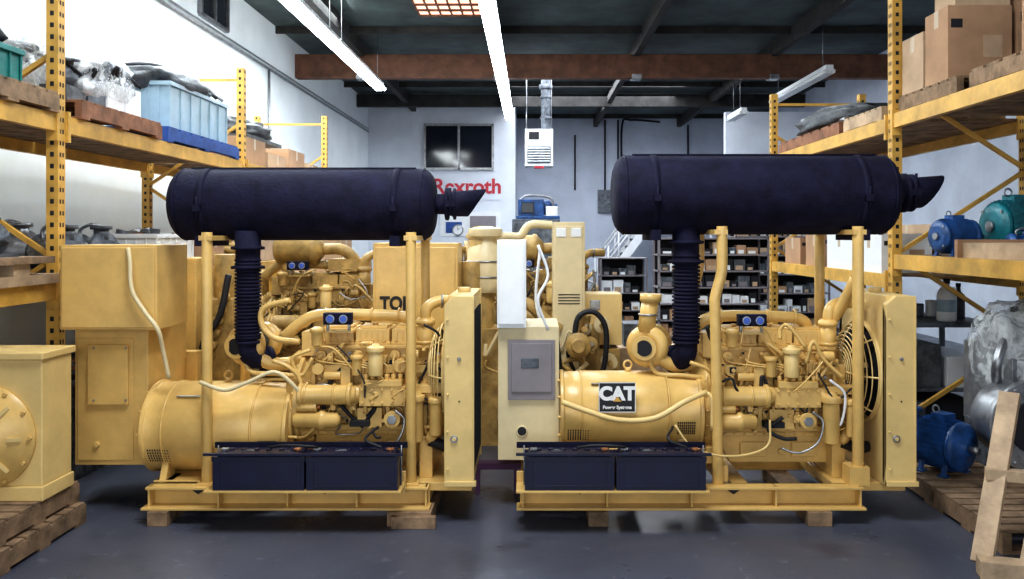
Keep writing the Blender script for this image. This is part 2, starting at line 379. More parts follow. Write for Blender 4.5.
def pump(name,c,s,m1,seed=0):
    """hydraulic pump / casting on its foot"""
    rnd=random.Random(seed); m=M(); x,y,z=c
    m.box(x-s*.5,x+s*.5,y-s*.4,y+s*.4,z,z+s*.08,m1)
    m.lathe((x-s*.55,y,z+s*.45),(1,0,0),[(0,s*.22),(s*.1,s*.36),(s*.18,s*.36),(s*.2,s*.28),(s*.6,s*.3),(s*.65,s*.4),(s*.75,s*.4),(s*.78,s*.25),(s*1.0,s*.2),(s*1.02,s*.08),(s*1.2,s*.08)],m1)
    m.cyl((x-s*.05,y-s*.1,z+s*.5),(x-s*.05,y-s*.45,z+s*.5),s*.17,m1); m.cyl((x-s*.05,y-s*.42,z+s*.5),(x-s*.05,y-s*.47,z+s*.5),s*.24,STEEL,seg=10)
    m.cyl((x+s*.1,y,z+s*.6),(x+s*.1,y,z+s*.95),s*.14,m1); m.cyl((x+s*.1,y,z+s*.9),(x+s*.1,y,z+s*.97),s*.2,m1,seg=8)
    m.box(x-s*.35,x-s*.1,y-s*.2,y+s*.2,z+s*.05,z+s*.3,m1); m.box(x+s*.05,x+s*.3,y-s*.2,y+s*.2,z+s*.05,z+s*.3,m1)
    for i in range(8):
        a=i*math.pi/4; m.bolt(x-s*.05+math.cos(a)*s*.2,y-s*.47,z+s*.5+math.sin(a)*s*.2,s*.03,m=STEEL)
    m.tube([(x-s*.3,y-s*.1,z+s*.7),(x-s*.3,y-s*.1,z+s*.9),(x+s*.0,y-s*.15,z+s*1.0),(x+s*.1,y,z+s*.95)],s*.035,STEEL)
    return m.build(name,rot=rnd.uniform(-.4,.4))
z=LZ1
pallet('pallet',-4.0,-2.98,3.0,4.1,z,WOOD); pallet('pallet',-4.0,-2.98,4.15,5.05,z,WOOD); pallet('pallet',-4.0,-2.98,5.3,6.45,z,WOODR); pallet('pallet',-4.0,-3.0,6.6,8.2,z,BLUEP)
zz=z+.13
def crate(name,x0,x1,y0,y1,z0,z1,m1,cont=None,rim=.02):
    m=M(); t=.012
    m.box(x0+.02,x1-.02,y0+.02,y1-.02,z0,z0+t,m1)
    for a in((x0,x1,y0,y0+t),(x0,x1,y1-t,y1),(x0,x0+t,y0,y1),(x1-t,x1,y0,y1)):
        m.box(a[0],a[1],a[2],a[3],z0,z1,m1)
    m.box(x0-rim,x1+rim,y0-rim,y0,z1-.035,z1,m1);m.box(x0-rim,x1+rim,y1,y1+rim,z1-.035,z1,m1);m.box(x0-rim,x0,y0,y1,z1-.035,z1,m1);m.box(x1,x1+rim,y0,y1,z1-.035,z1,m1)
    n=6
    for i in range(n+1):
        xx=x0+(x1-x0)*i/n; m.box(xx-.006,xx+.006,y0-.012,y0,z0,z1-.03,m1)
        yy=y0+(y1-y0)*i/n; m.box(x1,x1+.012,yy-.006,yy+.006,z0,z1-.03,m1); m.box(x0-.012,x0,yy-.006,yy+.006,z0,z1-.03,m1)
    m.box(x0+t,x1-t,y0+t,y1-t,z0+t,z1-.09,cont or DARK)
    rnd=random.Random(int(x0*100)+int(y0*10))
    for i in range(16):
        cx=rnd.uniform(x0+.1,x1-.1); cy=rnd.uniform(y0+.1,y1-.1); r=rnd.uniform(.03,.06)
        m.cyl((cx,cy,z1-.1),(cx+rnd.uniform(-.06,.06),cy+rnd.uniform(-.06,.06),z1+rnd.uniform(0,.05)),r,rnd.choice([GREYM,STEEL,TARP,WOODR,WHITE]),seg=10)
    return m.build(name,bevel=.003)
def wrapped(name,x0,x1,y0,y1,z0,z1,seed):
    rnd=random.Random(seed); m=M()
    nx,ny=4,4
    for i in range(nx):
        for j in range(ny):
            ax=x0+(x1-x0)*i/nx; ay=y0+(y1-y0)*j/ny; h=rnd.uniform(.55,.95)*(z1-z0); mm=rnd.choice([GREYM,STEEL,WHITE,GREYM,TARP])
            w_=(x1-x0)/nx; l_=(y1-y0)/ny; cx=ax+w_/2; cy=ay+l_/2
            m.box(ax+.01,ax+w_-.02,ay+.01,ay+l_-.02,z0,z0+h*rnd.uniform(.3,.6),mm)
            m.lathe((cx,cy,z0+h*.3),(rnd.uniform(-.4,.4),rnd.uniform(-.4,.4),1),[(0,.05),(h*.2,.08),(h*.3,.08),(h*.32,.05),(h*.55,.05),(h*.56,.09),(h*.62,.09),(h*.63,.03)],rnd.choice([GREYM,STEEL,STEEL]),14)
            m.tube([(cx,cy,z0+h*.5),(cx+rnd.uniform(-.15,.15),cy-.1,z0+h*.8),(cx+rnd.uniform(-.2,.2),cy+.05,z0+h*.6)],.015,BLK,seg=6)
    m.blob(((x0+x1)/2,(y0+y1)/2,(z0+z1)/2),((x1-x0)/2*1.0,(y1-y0)/2*1.0,(z1-z0)/2),WRAP,seed,.11,3,.6,64,36)
    return m.build(name)
crate('plastic_crate',-3.60,-3.04,4.15,4.75,zz,zz+.20,TEAL)
wrapped('plastic_wrapped_parts',-3.95,-3.1,5.35,6.4,zz,zz+.50,5)
wrapped('plastic_wrapped_parts',-3.98,-3.62,4.2,5.0,zz,zz+.55,8)
wrapped('plastic_wrapped_parts',-4.0,-3.3,3.2,4.05,zz,zz+.5,9)
m=M(); m.blob((-3.4,4.5,zz+.27),(.22,.3,.07),TARP,14,.25,3,.8); m.tube([(-3.6,4.2,zz+.3),(-3.4,4.4,zz+.40),(-3.2,4.6,zz+.38),(-3.1,4.7,zz+.24)],.03,BLK); m.build('hose_bundle')
m=M()
for k in range(7): m.cyl((-3.6+.07*k,4.82+.01*k,zz),(-3.6+.07*k,4.85,zz+.12+.03*(k%3)),.035,[GREYM,STEEL,WHITE][k%3],seg=12)
m.build('small_castings')
crate('plastic_tote',-3.58,-3.06,6.75,8.0,zz,zz+.40,TOTE)
m=M(); m.blob((-3.36,7.25,zz+.44),(.34,.62,.13),TARP,4,.16,2.5,.9,48,20)
for k in range(5): m.tube([(-3.66,6.75+.1*k,zz+.44),(-3.5,6.9+.15*k,zz+.57),(-3.25,7.1+.17*k,zz+.58),(-3.05,7.3+.15*k,zz+.42)],.018,[BLK,STEEL,GREYM][k%3])
m.build('tarpaulin_bundle')
for i,(a,b,h,mm) in enumerate([(8.6,9.3,.3,CARD),(9.4,10.1,.2,CARD2),(10.2,10.9,.33,CARD),(11.0,11.6,.22,CARD2)]):
    carton('cardboard_box',-3.75,-3.1,a,b,LZ1,LZ1+h,mm)
m=M(); m.blob((-3.4,9.2,LZ1+.42),(.3,.5,.12),TARP,24,.3,3,.8); m.box(-3.7,-3.1,8.7,9.9,LZ1+.30,LZ1+.34,TARP); m.build('folded_tarpaulin')
m=M()
for i in range(5): m.box(-3.95+.2*i,-3.78+.2*i,3.0,5.05,LZ2,LZ2+.06,WOODL)
m.box(-3.95,-2.98,4.6,4.75,LZ2+.06,LZ2+.13,WOODL); m.box(-3.95,-2.98,3.6,3.75,LZ2+.06,LZ2+.13,WOODL); m.box(-3.95,-2.95,3.55,4.95,LZ2+.13,LZ2+.17,WOOD); m.build('wooden_skid')
zb=LZ2+.17
pump('hydraulic_pump',(-3.2,4.7,zb),.24,GREYM,1); pump('hydraulic_pump',(-3.6,4.65,zb),.28,GREYM,2); pump('hydraulic_pump',(-3.25,4.2,zb),.23,GREYM,6); pump('hydraulic_pump',(-3.75,4.2,zb),.26,GREYM,7)
pump('hydraulic_pump',(-3.3,5.6,LZ2),.38,GREYM,3); pump('hydraulic_pump',(-3.35,6.15,LZ2),.38,GREYM,4); pump('hydraulic_pump',(-3.75,5.8,LZ2),.40,STEEL,14)
crate('plastic_tote',-3.6,-3.1,6.6,7.3,LZ2,LZ2+.31,WHITE)
carton('cardboard_box',-3.7,-3.1,7.5,8.2,LZ2,LZ2+.3,CARD); carton('cardboard_box',-3.7,-3.1,8.8,9.6,LZ2,LZ2+.35,CARD2)
for i in range(3):
    y=5.5+i*1.0; crate('plastic_crate',-3.9,-3.15,y,y+.8,0.0,.7,GREYM)
# bare alternator lower left on two stacked pallets
pallet('pallet',-3.75,-2.64,3.95,4.74,0,WOOD,h=.125); pallet('pallet',-3.73,-2.68,3.98,4.74,.125,WOOD,h=.125)
e=root('alternator_head',(-3.0,4.5,.25))
m=M(); x1=-2.67; x0=-3.4
m.box(x0,x1,4.36,4.64,.33,1.02,YEL2); m.box(x0-.02,x1+.015,4.34,4.66,1.02,1.06,YEL2); m.box(x0,x1+.01,4.35,4.65,.25,.33,YEL2)
m.build('housing',e,.006)
m=M(); cx=-2.99; cz=.60
m.lathe((cx,4.36,cz),(0,-1,0),[(0,.29),(.02,.29),(.025,.255),(.06,.245),(.065,.18),(.10,.16),(.11,.05)],YEL,40)
for i in range(12):
    a=i*math.pi/6; m.bolt(cx+.272*math.cos(a),4.335,cz+.272*math.sin(a),.011)
for k in range(8):
    a=k*math.pi/4; m.bar((cx+.17*math.cos(a),4.29,cz+.17*math.sin(a)),(cx+.245*math.cos(a),4.305,cz+.245*math.sin(a)),.02,.02,YEL2)
m.build('end_cover',e)
# ---------------------------------------------------------------- right rack goods
z=RZ1
pallet('pallet',2.84,3.85,5.35,6.2,z,WOOD); pallet('pallet',2.84,3.85,4.0,5.2,z,WOOD)
carton('cardboard_box',2.86,3.30,5.50,5.82,z+.13,z+.64,CARD); carton('cardboard_box',2.86,3.30,5.85,6.18,z+.13,z+.55,CARD2); carton('cardboard_box',3.34,3.82,5.5,6.1,z+.13,z+.7,CARD)
carton('cardboard_box',3.0,3.6,4.4,4.9,z+.13,z+.5,CARD)
carton('cardboard_box',2.92,3.3,5.52,5.8,z+.645,z+.95,CARD2)
pallet('pallet',2.84,3.85,6.5,7.3,2.62,WOODL); pallet('pallet',2.84,3.85,7.4,9.2,2.62,WOODR)
m=M(); m.blob((3.3,8.3,2.87),(.4,.7,.12),TARP,2,.25,3,.7); 
for k in range(6): m.cyl((3.0+.1*k,7.6,2.80),(3.05+.1*k,9.0,2.98),.03,[STEEL,GREYM,WHITE][k%3],seg=8)
m.build('tarpaulin_bundle')
z=1.39
carton('cardboard_box',2.85,3.25,8.5,9.0,z,z+.28,CARD); carton('cardboard_box',2.84,3.2,7.8,8.3,z,z+.32,CARD); carton('cardboard_box',3.3,3.8,8.5,9.2,z,z+.35,CARD2)
carton('cardboard_box',2.84,3.25,7.1,7.7,z,z+.32,WHITE); carton('cardboard_box',2.84,3.25,6.5,7.0,z,z+.32,WHITE); carton('cardboard_box',3.3,3.8,6.5,7.6,z,z+.4,CARD2)
z=RZ2
motor('electric_motor',(3.05,5.75,z),.12,.32,BLUEM,(1,.2,0)); motor('electric_motor',(3.5,5.75,z),.18,.42,TEALM,(1,.1,0)); motor('electric_motor',(3.22,4.95,z+.1),.09,.26,TEALM,(1,-.3,0)); motor('electric_motor',(3.5,4.6,z+.1),.16,.3,TEALM,(1,-.3,0))
m=M(); m.box(2.85,3.7,4.4,5.3,z,z+.1,WOODL); m.box(2.82,3.75,5.3,5.34,z,z+.12,CARD); m.build('wooden_skid')
pump('hydraulic_pump',(3.35,5.45,z),.2,BLUEM,12)
# under right rack: low bench with wrapped goods, bottles
m=M(); m.box(2.93,3.77,6.48,7.32,.95,.99,GREYM)
for xx in(2.96,3.70):
    for yy in(6.52,7.24): m.box(xx,xx+.04,yy,yy+.04,0,.95,GREYM)
m.box(2.96,3.74,6.52,7.28,.42,.45,GREYM); m.box(3.0,3.35,6.55,7.2,.45,.80,TARP); m.box(3.4,3.7,6.55,7.2,.45,.7,WHITE); m.box(3.0,3.6,6.6,7.2,0,.35,DARK); m.cyl((3.15,6.62,.02),(3.15,6.62,.34),.1,GREYM)
for k in range(6): m.cyl((3.05+.11*k,7.0,.99),(3.05+.11*k,7.0,1.10+.03*(k%3)),.045,[GREYM,WHITE,TARP][k%3],seg=14)
m.build('workbench',bevel=.005)
m=M(); xb=X(953,6.5); m.lathe((xb,6.6,.99),(0,0,1),[(0,.06),(.01,.075),(.22,.075),(.27,.05),(.29,.02),(.31,.02)],WHITE); m.cyl((xb,6.6,1.30),(xb,6.6,1.34),.026,BLK); m.torus((xb+.045,6.6,1.23),(0,1,0),.035,.008,WHITE,16,6); m.lathe((xb,6.6,1.07),(0,0,1),[(0,.0758),(.1,.0758)],TOTE,caps=False); m.build('jug_bottle')
m=M(); xb=X(978,6.5); m.lathe((xb,6.8,.99),(0,0,1),[(0,.05),(.2,.05),(.23,.02),(.27,.015)],TARP); m.cyl((xb,6.8,1.26),(xb,6.8,1.29),.02,BLK); m.build('spray_bottle')
for i in range(2):
    y=7.6+i*.9; crate('plastic_crate',2.95,3.7,y,y+.75,0,.6,[BLUEM,GREYM][i])
pallet('pallet',2.50,3.55,5.0,5.95,0,WOOD); pallet('pallet',2.50,3.5,4.25,4.98,0,WOOD)
motor('electric_motor',(2.74,5.30,.13),.16,.34,BLUEM,(.5,-.9,0))
pump('hydraulic_pump',(2.72,5.78,.13),.34,BLUEM,22)
e=root('wrapped_gearbox',(3.2,5.4,.13))
m=M(); g=.10
m.box(2.98+g,3.5+g,5.05,5.7,.13,.42,GREYM); m.cyl((3.05+g,5.05,.50),(3.05+g,5.3,.50),.25,STEEL,seg=28); m.cyl((3.05+g,5.0,.50),(3.05+g,5.05,.50),.29,STEEL,seg=28); m.cyl((3.05+g,4.98,.50),(3.05+g,5.0,.50),.17,DARK); m.cyl((3.05+g,4.96,.50),(3.05+g,5.0,.50),.06,STEEL)
for i in range(12):
    a=i*math.pi/6; m.bolt(3.05+g+.26*math.cos(a),5.0,.50+.26*math.sin(a),.014,m=STEEL)
m.box(3.10,3.5,5.3,5.75,.4,.95,STEEL); m.cyl((3.2,5.4,.9),(3.2,5.4,1.12),.12,STEEL); m.cyl((3.4,5.5,.9),(3.4,5.5,1.2),.1,GREYM); m.box(3.12,3.3,5.2,5.3,.7,.9,STEEL)
for k in range(4): m.cyl((3.1+.09*k,5.26,.62+.05*k),(3.1+.09*k,5.2,.62+.05*k),.04,[GREYM,STEEL][k%2],seg=12)
m.tube([(3.08,5.3,.7),(3.02,5.2,.85),(3.1,5.25,1.0),(3.2,5.3,1.05)],.03,STEEL)
m.build('castings',e,.005)
m=M(); m.blob((3.36,5.45,.90),(.30,.28,.34),WRAP,8,.14,3,.7,64,36); m.blob((3.36,5.45,.88),(.27,.25,.29),WRAP,18,.14,3,.7,64,36); m.build('plastic_film',e)
m=M(); 
m.bar((2.26,4.02,.05),(2.60,4.35,.84),.10,.04,WOODL); m.bar((2.44,3.92,.04),(2.80,4.2,.84),.10,.04,WOODL)
m.bar((2.22,3.98,.05),(2.9,3.78,.05),.10,.09,WOODL); m.bar((2.38,4.2,.45),(2.75,4.06,.45),.06,.06,WOODL)
m.build('timber_frame',bevel=.003)
# ---------------------------------------------------------------- engine
def engine(e,ox,oy,oz,s=1,turbo=True,body=YEL,seed=0,hoses=True):
    rnd=random.Random(seed)
    m=M((ox,oy,oz),s)
    m.prism([(.10,.44),(.84,.44),(.84,.86),(.10,.86)],'y',.12,.5,body)
    m.box(.10,.84,.08,.12,.46,.49,body); m.box(.10,.84,.07,.12,.81,.86,body); m.box(.10,.84,.09,.12,.64,.66,body)
    for i in range(7): xx=.12+i*.115; m.box(xx-.012,xx+.012,.075,.12,.46,.86,body)
    for i in range(6):
        xx=.178+i*.115; m.cyl((xx,.12,.56),(xx,.10,.56),.036,body); m.cyl((xx,.12,.74),(xx,.105,.74),.03,body)
    m.box(.12,.82,.13,.46,.86,.97,body); m.box(.11,.83,.11,.47,.955,.975,body); m.box(.11,.83,.11,.47,.86,.872,body)
    for i in range(6):
        xx=.16+i*.115; m.cyl((xx,.13,.915),(xx,.10,.915),.03,body); m.cyl((xx,.10,.915),(xx,.085,.915),.018,body,seg=6)
    for i in range(3):
        a=.14+i*.225; m.box(a,a+.21,.16,.42,.975,1.07,body); m.box(a-.006,a+.216,.15,.43,.975,.99,body); m.box(a+.02,a+.19,.19,.39,1.07,1.085,body)
        for k in range(3): m.bolt(a+.03+.075*k,.155,1.0,.009,m=body); m.bolt(a+.03+.075*k,.11,.965,.01,m=body)
        for k in range(5): m.box(a+.03+.035*k,a+.036+.035*k,.155,.16,.995,1.06,body)
        m.cyl((a+.1,.28,1.085),(a+.1,.28,1.10),.02,body,seg=8)
    m.build('engine_block',e,.004)
    m=M((ox,oy,oz),s)
    m.prism([(.18,.25),(.78,.25),(.84,.31),(.84,.44),(.12,.44),(.12,.36)],'y',.14,.46,body); m.box(.11,.85,.11,.49,.42,.445,body)
    for i in range(12): m.bolt(.14+i*.062,.11,.432,.009,m=body)
    m.cyl((.5,.14,.32),(.5,.12,.32),.022,body,seg=8); m.box(.24,.40,.12,.14,.29,.38,body); m.box(.56,.72,.12,.14,.29,.38,body)
    m.build('oil_pan',e,.006)
    m=M((ox,oy,oz),s)
    m.lathe((0,.3,.60),(1,0,0),[(-.06,.22),(-.02,.27),(0,.29),(.015,.31),(.04,.31),(.045,.28),(.11,.26)],body,32)
    for i in range(20):
        a=i*math.pi/10; m.bolt(.0+.015,.3+.298*math.cos(a),.60+.298*math.sin(a),.012,(-1,0,0),body)
        m.bar((.045,.3+.28*math.cos(a),.60+.28*math.sin(a)),(.11,.3+.262*math.cos(a),.60+.262*math.sin(a)),.012,.02,body)
    m.box(0,.08,.0,.6,.28,.38,body)
    m.build('flywheel_housing',e,.004)
    m=M((ox,oy,oz),s)
    m.prism([(.16,.36),(.44,.36),(.50,.5),(.48,.86),(.12,.86),(.10,.5)],'x',.84,.89,body)
    for z_,y_,r in((.48,.3,.11),(.86,.3,.085),(.72,.14,.05),(.66,.44,.05)):
        m.lathe((.89,y_,z_),(1,0,0),[(0,r),(.012,r),(.018,r*.85),(.026,r),(.036,r),(.042,r*.85),(.05,r),(.06,r),(.062,r*.4),(.08,r*.35)],BLK if r<.06 else body,24)
    m.tube([(.92,.3+.11,.48),(.92,.3+.085,.86)],.008,BLK,curve=False); m.tube([(.92,.3-.11,.48),(.92,.14-.05,.72),(.92,.3-.06,.93)],.008,BLK,curve=False)
    m.lathe((.80,.14,.72),(1,0,0),[(-.12,.045),(-.11,.06),(.06,.06),(.075,.045),(.09,.03)],body)
    m.cyl((.8,.16,.90),(.8,.16,1.14),.05,body); m.cyl((.8,.16,1.10),(.8,.16,1.13),.062,body,seg=8); m.cyl((.8,.16,.98),(.8,.16,1.0),.06,body,seg=8)
    m.tube([(.8,.16,1.12),(.81,.16,1.2),(.88,.2,1.24),(1.0,.25,1.24)],.036,body)
    m.torus((.90,.205,1.24),(1,.2,0),.038,.007,STEEL,16,6)
    m.tube([(.84,.05,.40),(.90,.02,.52),(.86,.04,.66),(.80,.08,.72)],.034,body)
    m.tube([(.84,.05,.40),(.95,.06,.36),(1.02,.1,.36)],.034,BLK)
    m.torus((.885,.02,.56),(0,0,1),.036,.006,STEEL,16,6)
    m.build('water_pump_and_pulleys',e)
    m=M((ox,oy,oz),s)
    m.lathe((.05,0,.69),(1,0,0),[(0,.045),(.01,.072),(.03,.072),(.035,.06),(.30,.06),(.305,.072),(.325,.072),(.33,.05),(.35,.04)],body,24)
    m.torus((.1,0,.69),(1,0,0),.062,.006,body); m.torus((.27,0,.69),(1,0,0),.062,.006,body)
    m.box(.09,.12,-.02,.1,.60,.66,body); m.box(.25,.28,-.02,.1,.60,.66,body)
    m.lathe((.02,-.01,.54),(1,0,0),[(0,.03),(.02,.05),(.16,.052),(.17,.062),(.19,.062),(.2,.05),(.27,.045),(.29,.02)],body,20)
    m.cyl((.05,-.02,.62),(.17,-.02,.62),.028,body); m.cyl((.17,-.02,.62),(.19,-.02,.62),.014,COPPER)
    m.box(.42,.70,.0,.1,.62,.74,body); m.box(.44,.68,-.01,.09,.74,.78,body); m.cyl((.70,.045,.69),(.76,.045,.69),.05,body); m.cyl((.36,.045,.69),(.42,.045,.69),.055,body)
    for k in range(5): m.bolt(.44+.06*k,.0,.64,.009,m=body); m.bolt(.44+.06*k,.0,.72,.009,m=body)
    for i in range(6):
        a=.455+i*.042; m.cyl((a,.03,.78),(a,.03,.81),.014,body,seg=8)
        b=.16+i*.115; m.tube([(a,.03,.81),(a,.02,.85+.006*i),(b,.04,.89),(b,.12,.93)],.006,body,seg=6)
    m.lathe((.52,.0,.80),(0,0,1),[(0,.02),(.01,.045),(.14,.045),(.15,.04),(.152,.055),(.18,.055),(.185,.03),(.2,.02)],YEL2,20)
    m.lathe((.40,.02,.80),(0,0,1),[(0,.015),(.008,.03),(.10,.03),(.105,.04),(.125,.04),(.13,.02)],body,16)
    m.lathe((.76,.0,.40),(0,0,1),[(0,.03),(.012,.05),(.25,.05),(.255,.062),(.29,.062),(.295,.04),(.32,.03)],body,20)
    m.lathe((.885,-.01,.44),(0,0,1),[(0,.02),(.012,.038),(.2,.038),(.205,.046),(.23,.046),(.24,.03)],body,20)
    m.box(.72,.92,.0,.12,.70,.745,body)
    m.cyl((.62,-.01,.54),(.62,.1,.54),.05,body); m.cyl((.62,-.02,.54),(.62,-.01,.54),.03,STEEL,seg=6)
    m.box(.40,.55,.04,.1,.48,.60,body); m.cyl((.66,.03,.86),(.66,.1,.86),.04,body); m.cyl((.72,.02,.93),(.78,.02,.93),.03,body)
    m.box(.3,.36,.03,.11,.72,.86,body); m.cyl((.2,.04,.8),(.3,.04,.8),.025,body); m.cyl((.16,.03,.84),(.16,.1,.84),.035,body)
    m.lathe((.16,.02,.98),(0,0,1),[(0,.02),(.01,.035),(.08,.035),(.09,.045),(.11,.045),(.12,.02)],body,16)
    m.box(.36,.48,.0,.08,.495,.53,DARK)
    for i in range(110):
        m.bolt(rnd.uniform(.12,.83),.088,rnd.uniform(.47,.95),rnd.uniform(.006,.013),m=rnd.choice([body,body,body,STEEL,BLK]))
    for i in range(34):
        xx=rnd.uniform(.12,.8); z_=rnd.uniform(.46,.95); w=rnd.uniform(.015,.05); h=rnd.uniform(.015,.05); yy=rnd.uniform(.02,.07); m.box(xx,xx+w,yy,.12,z_,z_+h,rnd.choice([body]*6+[BLK]))
        m.cyl((xx+w/2,yy,z_+h/2),(xx+w/2,yy-.018,z_+h/2),min(w,h)*.35,body,seg=8)
    m.build('accessories',e,.003)
    m=M((ox,oy,oz),s)
    m.box(.15,.8,.47,.54,.88,.98,body)
    for i in range(6): m.cyl((.18+i*.115,.3,.93),(.18+i*.115,.54,.93),.03,body)
    m.tube([(-.12,.26,1.0),(.0,.24,1.10),(.12,.24,1.15),(.42,.26,1.15),(.66,.28,1.13),(.74,.34,1.04),(.74,.46,.95)],.038,body)
    for xx in(.15,.45,.62): m.torus((xx,.255,1.15),(1,0,0),.041,.006,body)
    m.box(.02,.12,.18,.34,.9,1.05,body)
    if hoses:
        for i in range(22):
            p=[Vector((rnd.uniform(.05,.85),rnd.uniform(-.01,.07),rnd.uniform(.46,1.05)))]
            for k in range(3):
                q=p[-1]+Vector((rnd.uniform(-.14,.14),rnd.uniform(-.03,.02),rnd.uniform(-.16,.16))); q.z=min(1.12,max(.44,q.z)); q.x=min(.9,max(.0,q.x)); q.y=max(-.04,min(.08,q.y)); p.append(q)
            m.tube(p,rnd.choice([.005,.006,.008,.010,.012]),rnd.choice([BLK,BLK,STEEL,body,body,body,body,body]),seg=7)
        m.tube([(.45,-.02,.38),(.55,-.05,.36),(.66,-.05,.42),(.70,-.03,.54),(.64,-.02,.6)],.007,STEEL)
        m.tube([(-.1,-.02,.9),(.0,-.02,.86),(.06,0,.78),(.07,-.02,.66)],.012,body)
    m.build('piping',e)
    m=M((ox,oy,oz),s)
    if turbo:
        c=(-.33,.18,.97); ax=(-.35,-1,0)
        m.torus(c,ax,.085,.05,body,32,12); m.cyl((c[0],c[1],c[2]),(c[0]-.03,c[1]-.09,c[2]),.062,body); m.cyl((c[0]-.03,c[1]-.08,c[2]),(c[0]-.035,c[1]-.10,c[2]),.075,body,seg=24); m.cyl((c[0]-.035,c[1]-.10,c[2]),(c[0]-.036,c[1]-.103,c[2]),.05,BLK)
        m.cyl(c,(c[0]+.05,c[1]+.16,c[2]),.06,GREYM); m.torus((c[0]+.06,c[1]+.18,c[2]),ax,.08,.045,body,28,12)
        m.cyl((c[0]-.01,c[1],c[2]+.09),(c[0]+.02,c[1],c[2]+.30),.055,body); m.cyl((c[0]+.02,c[1],c[2]+.28),(c[0]+.022,c[1],c[2]+.33),.068,body); m.torus((c[0]+.005,c[1],c[2]+.2),(0,0,1),.058,.007,STEEL,20,6)
        m.tube([(c[0]+.07,c[1]-.02,c[2]-.07),(c[0]+.16,c[1],c[2]-.12),(c[0]+.28,c[1]+.04,c[2]-.12),(.02,.2,.9)],.042,body)
        m.tube([(c[0]+.0,c[1]-.06,c[2]-.06),(c[0]+.05,c[1]-.06,c[2]-.16),(-.12,.1,.80),(.06,.1,.78)],.014,body)
        m.build('turbocharger',e)
        m=M((ox,oy,oz),s)
    m.box(.20,.37,-.0,.06,1.115,1.185,NAVY)
    for i in(0,1): m.cyl((.245+.08*i,-.0,1.15),(.245+.08*i,-.012,1.15),.026,STEEL); m.cyl((.245+.08*i,-.012,1.15),(.245+.08*i,-.015,1.15),.021,GAUGE)
    m.cyl((.22,.04,1.07),(.22,.04,1.12),.01,STEEL,seg=6); m.cyl((.35,.04,1.07),(.35,.04,1.12),.01,STEEL,seg=6); m.box(.2,.37,.03,.18,1.06,1.075,body)
    m.build('gauge_panel',e,.003)
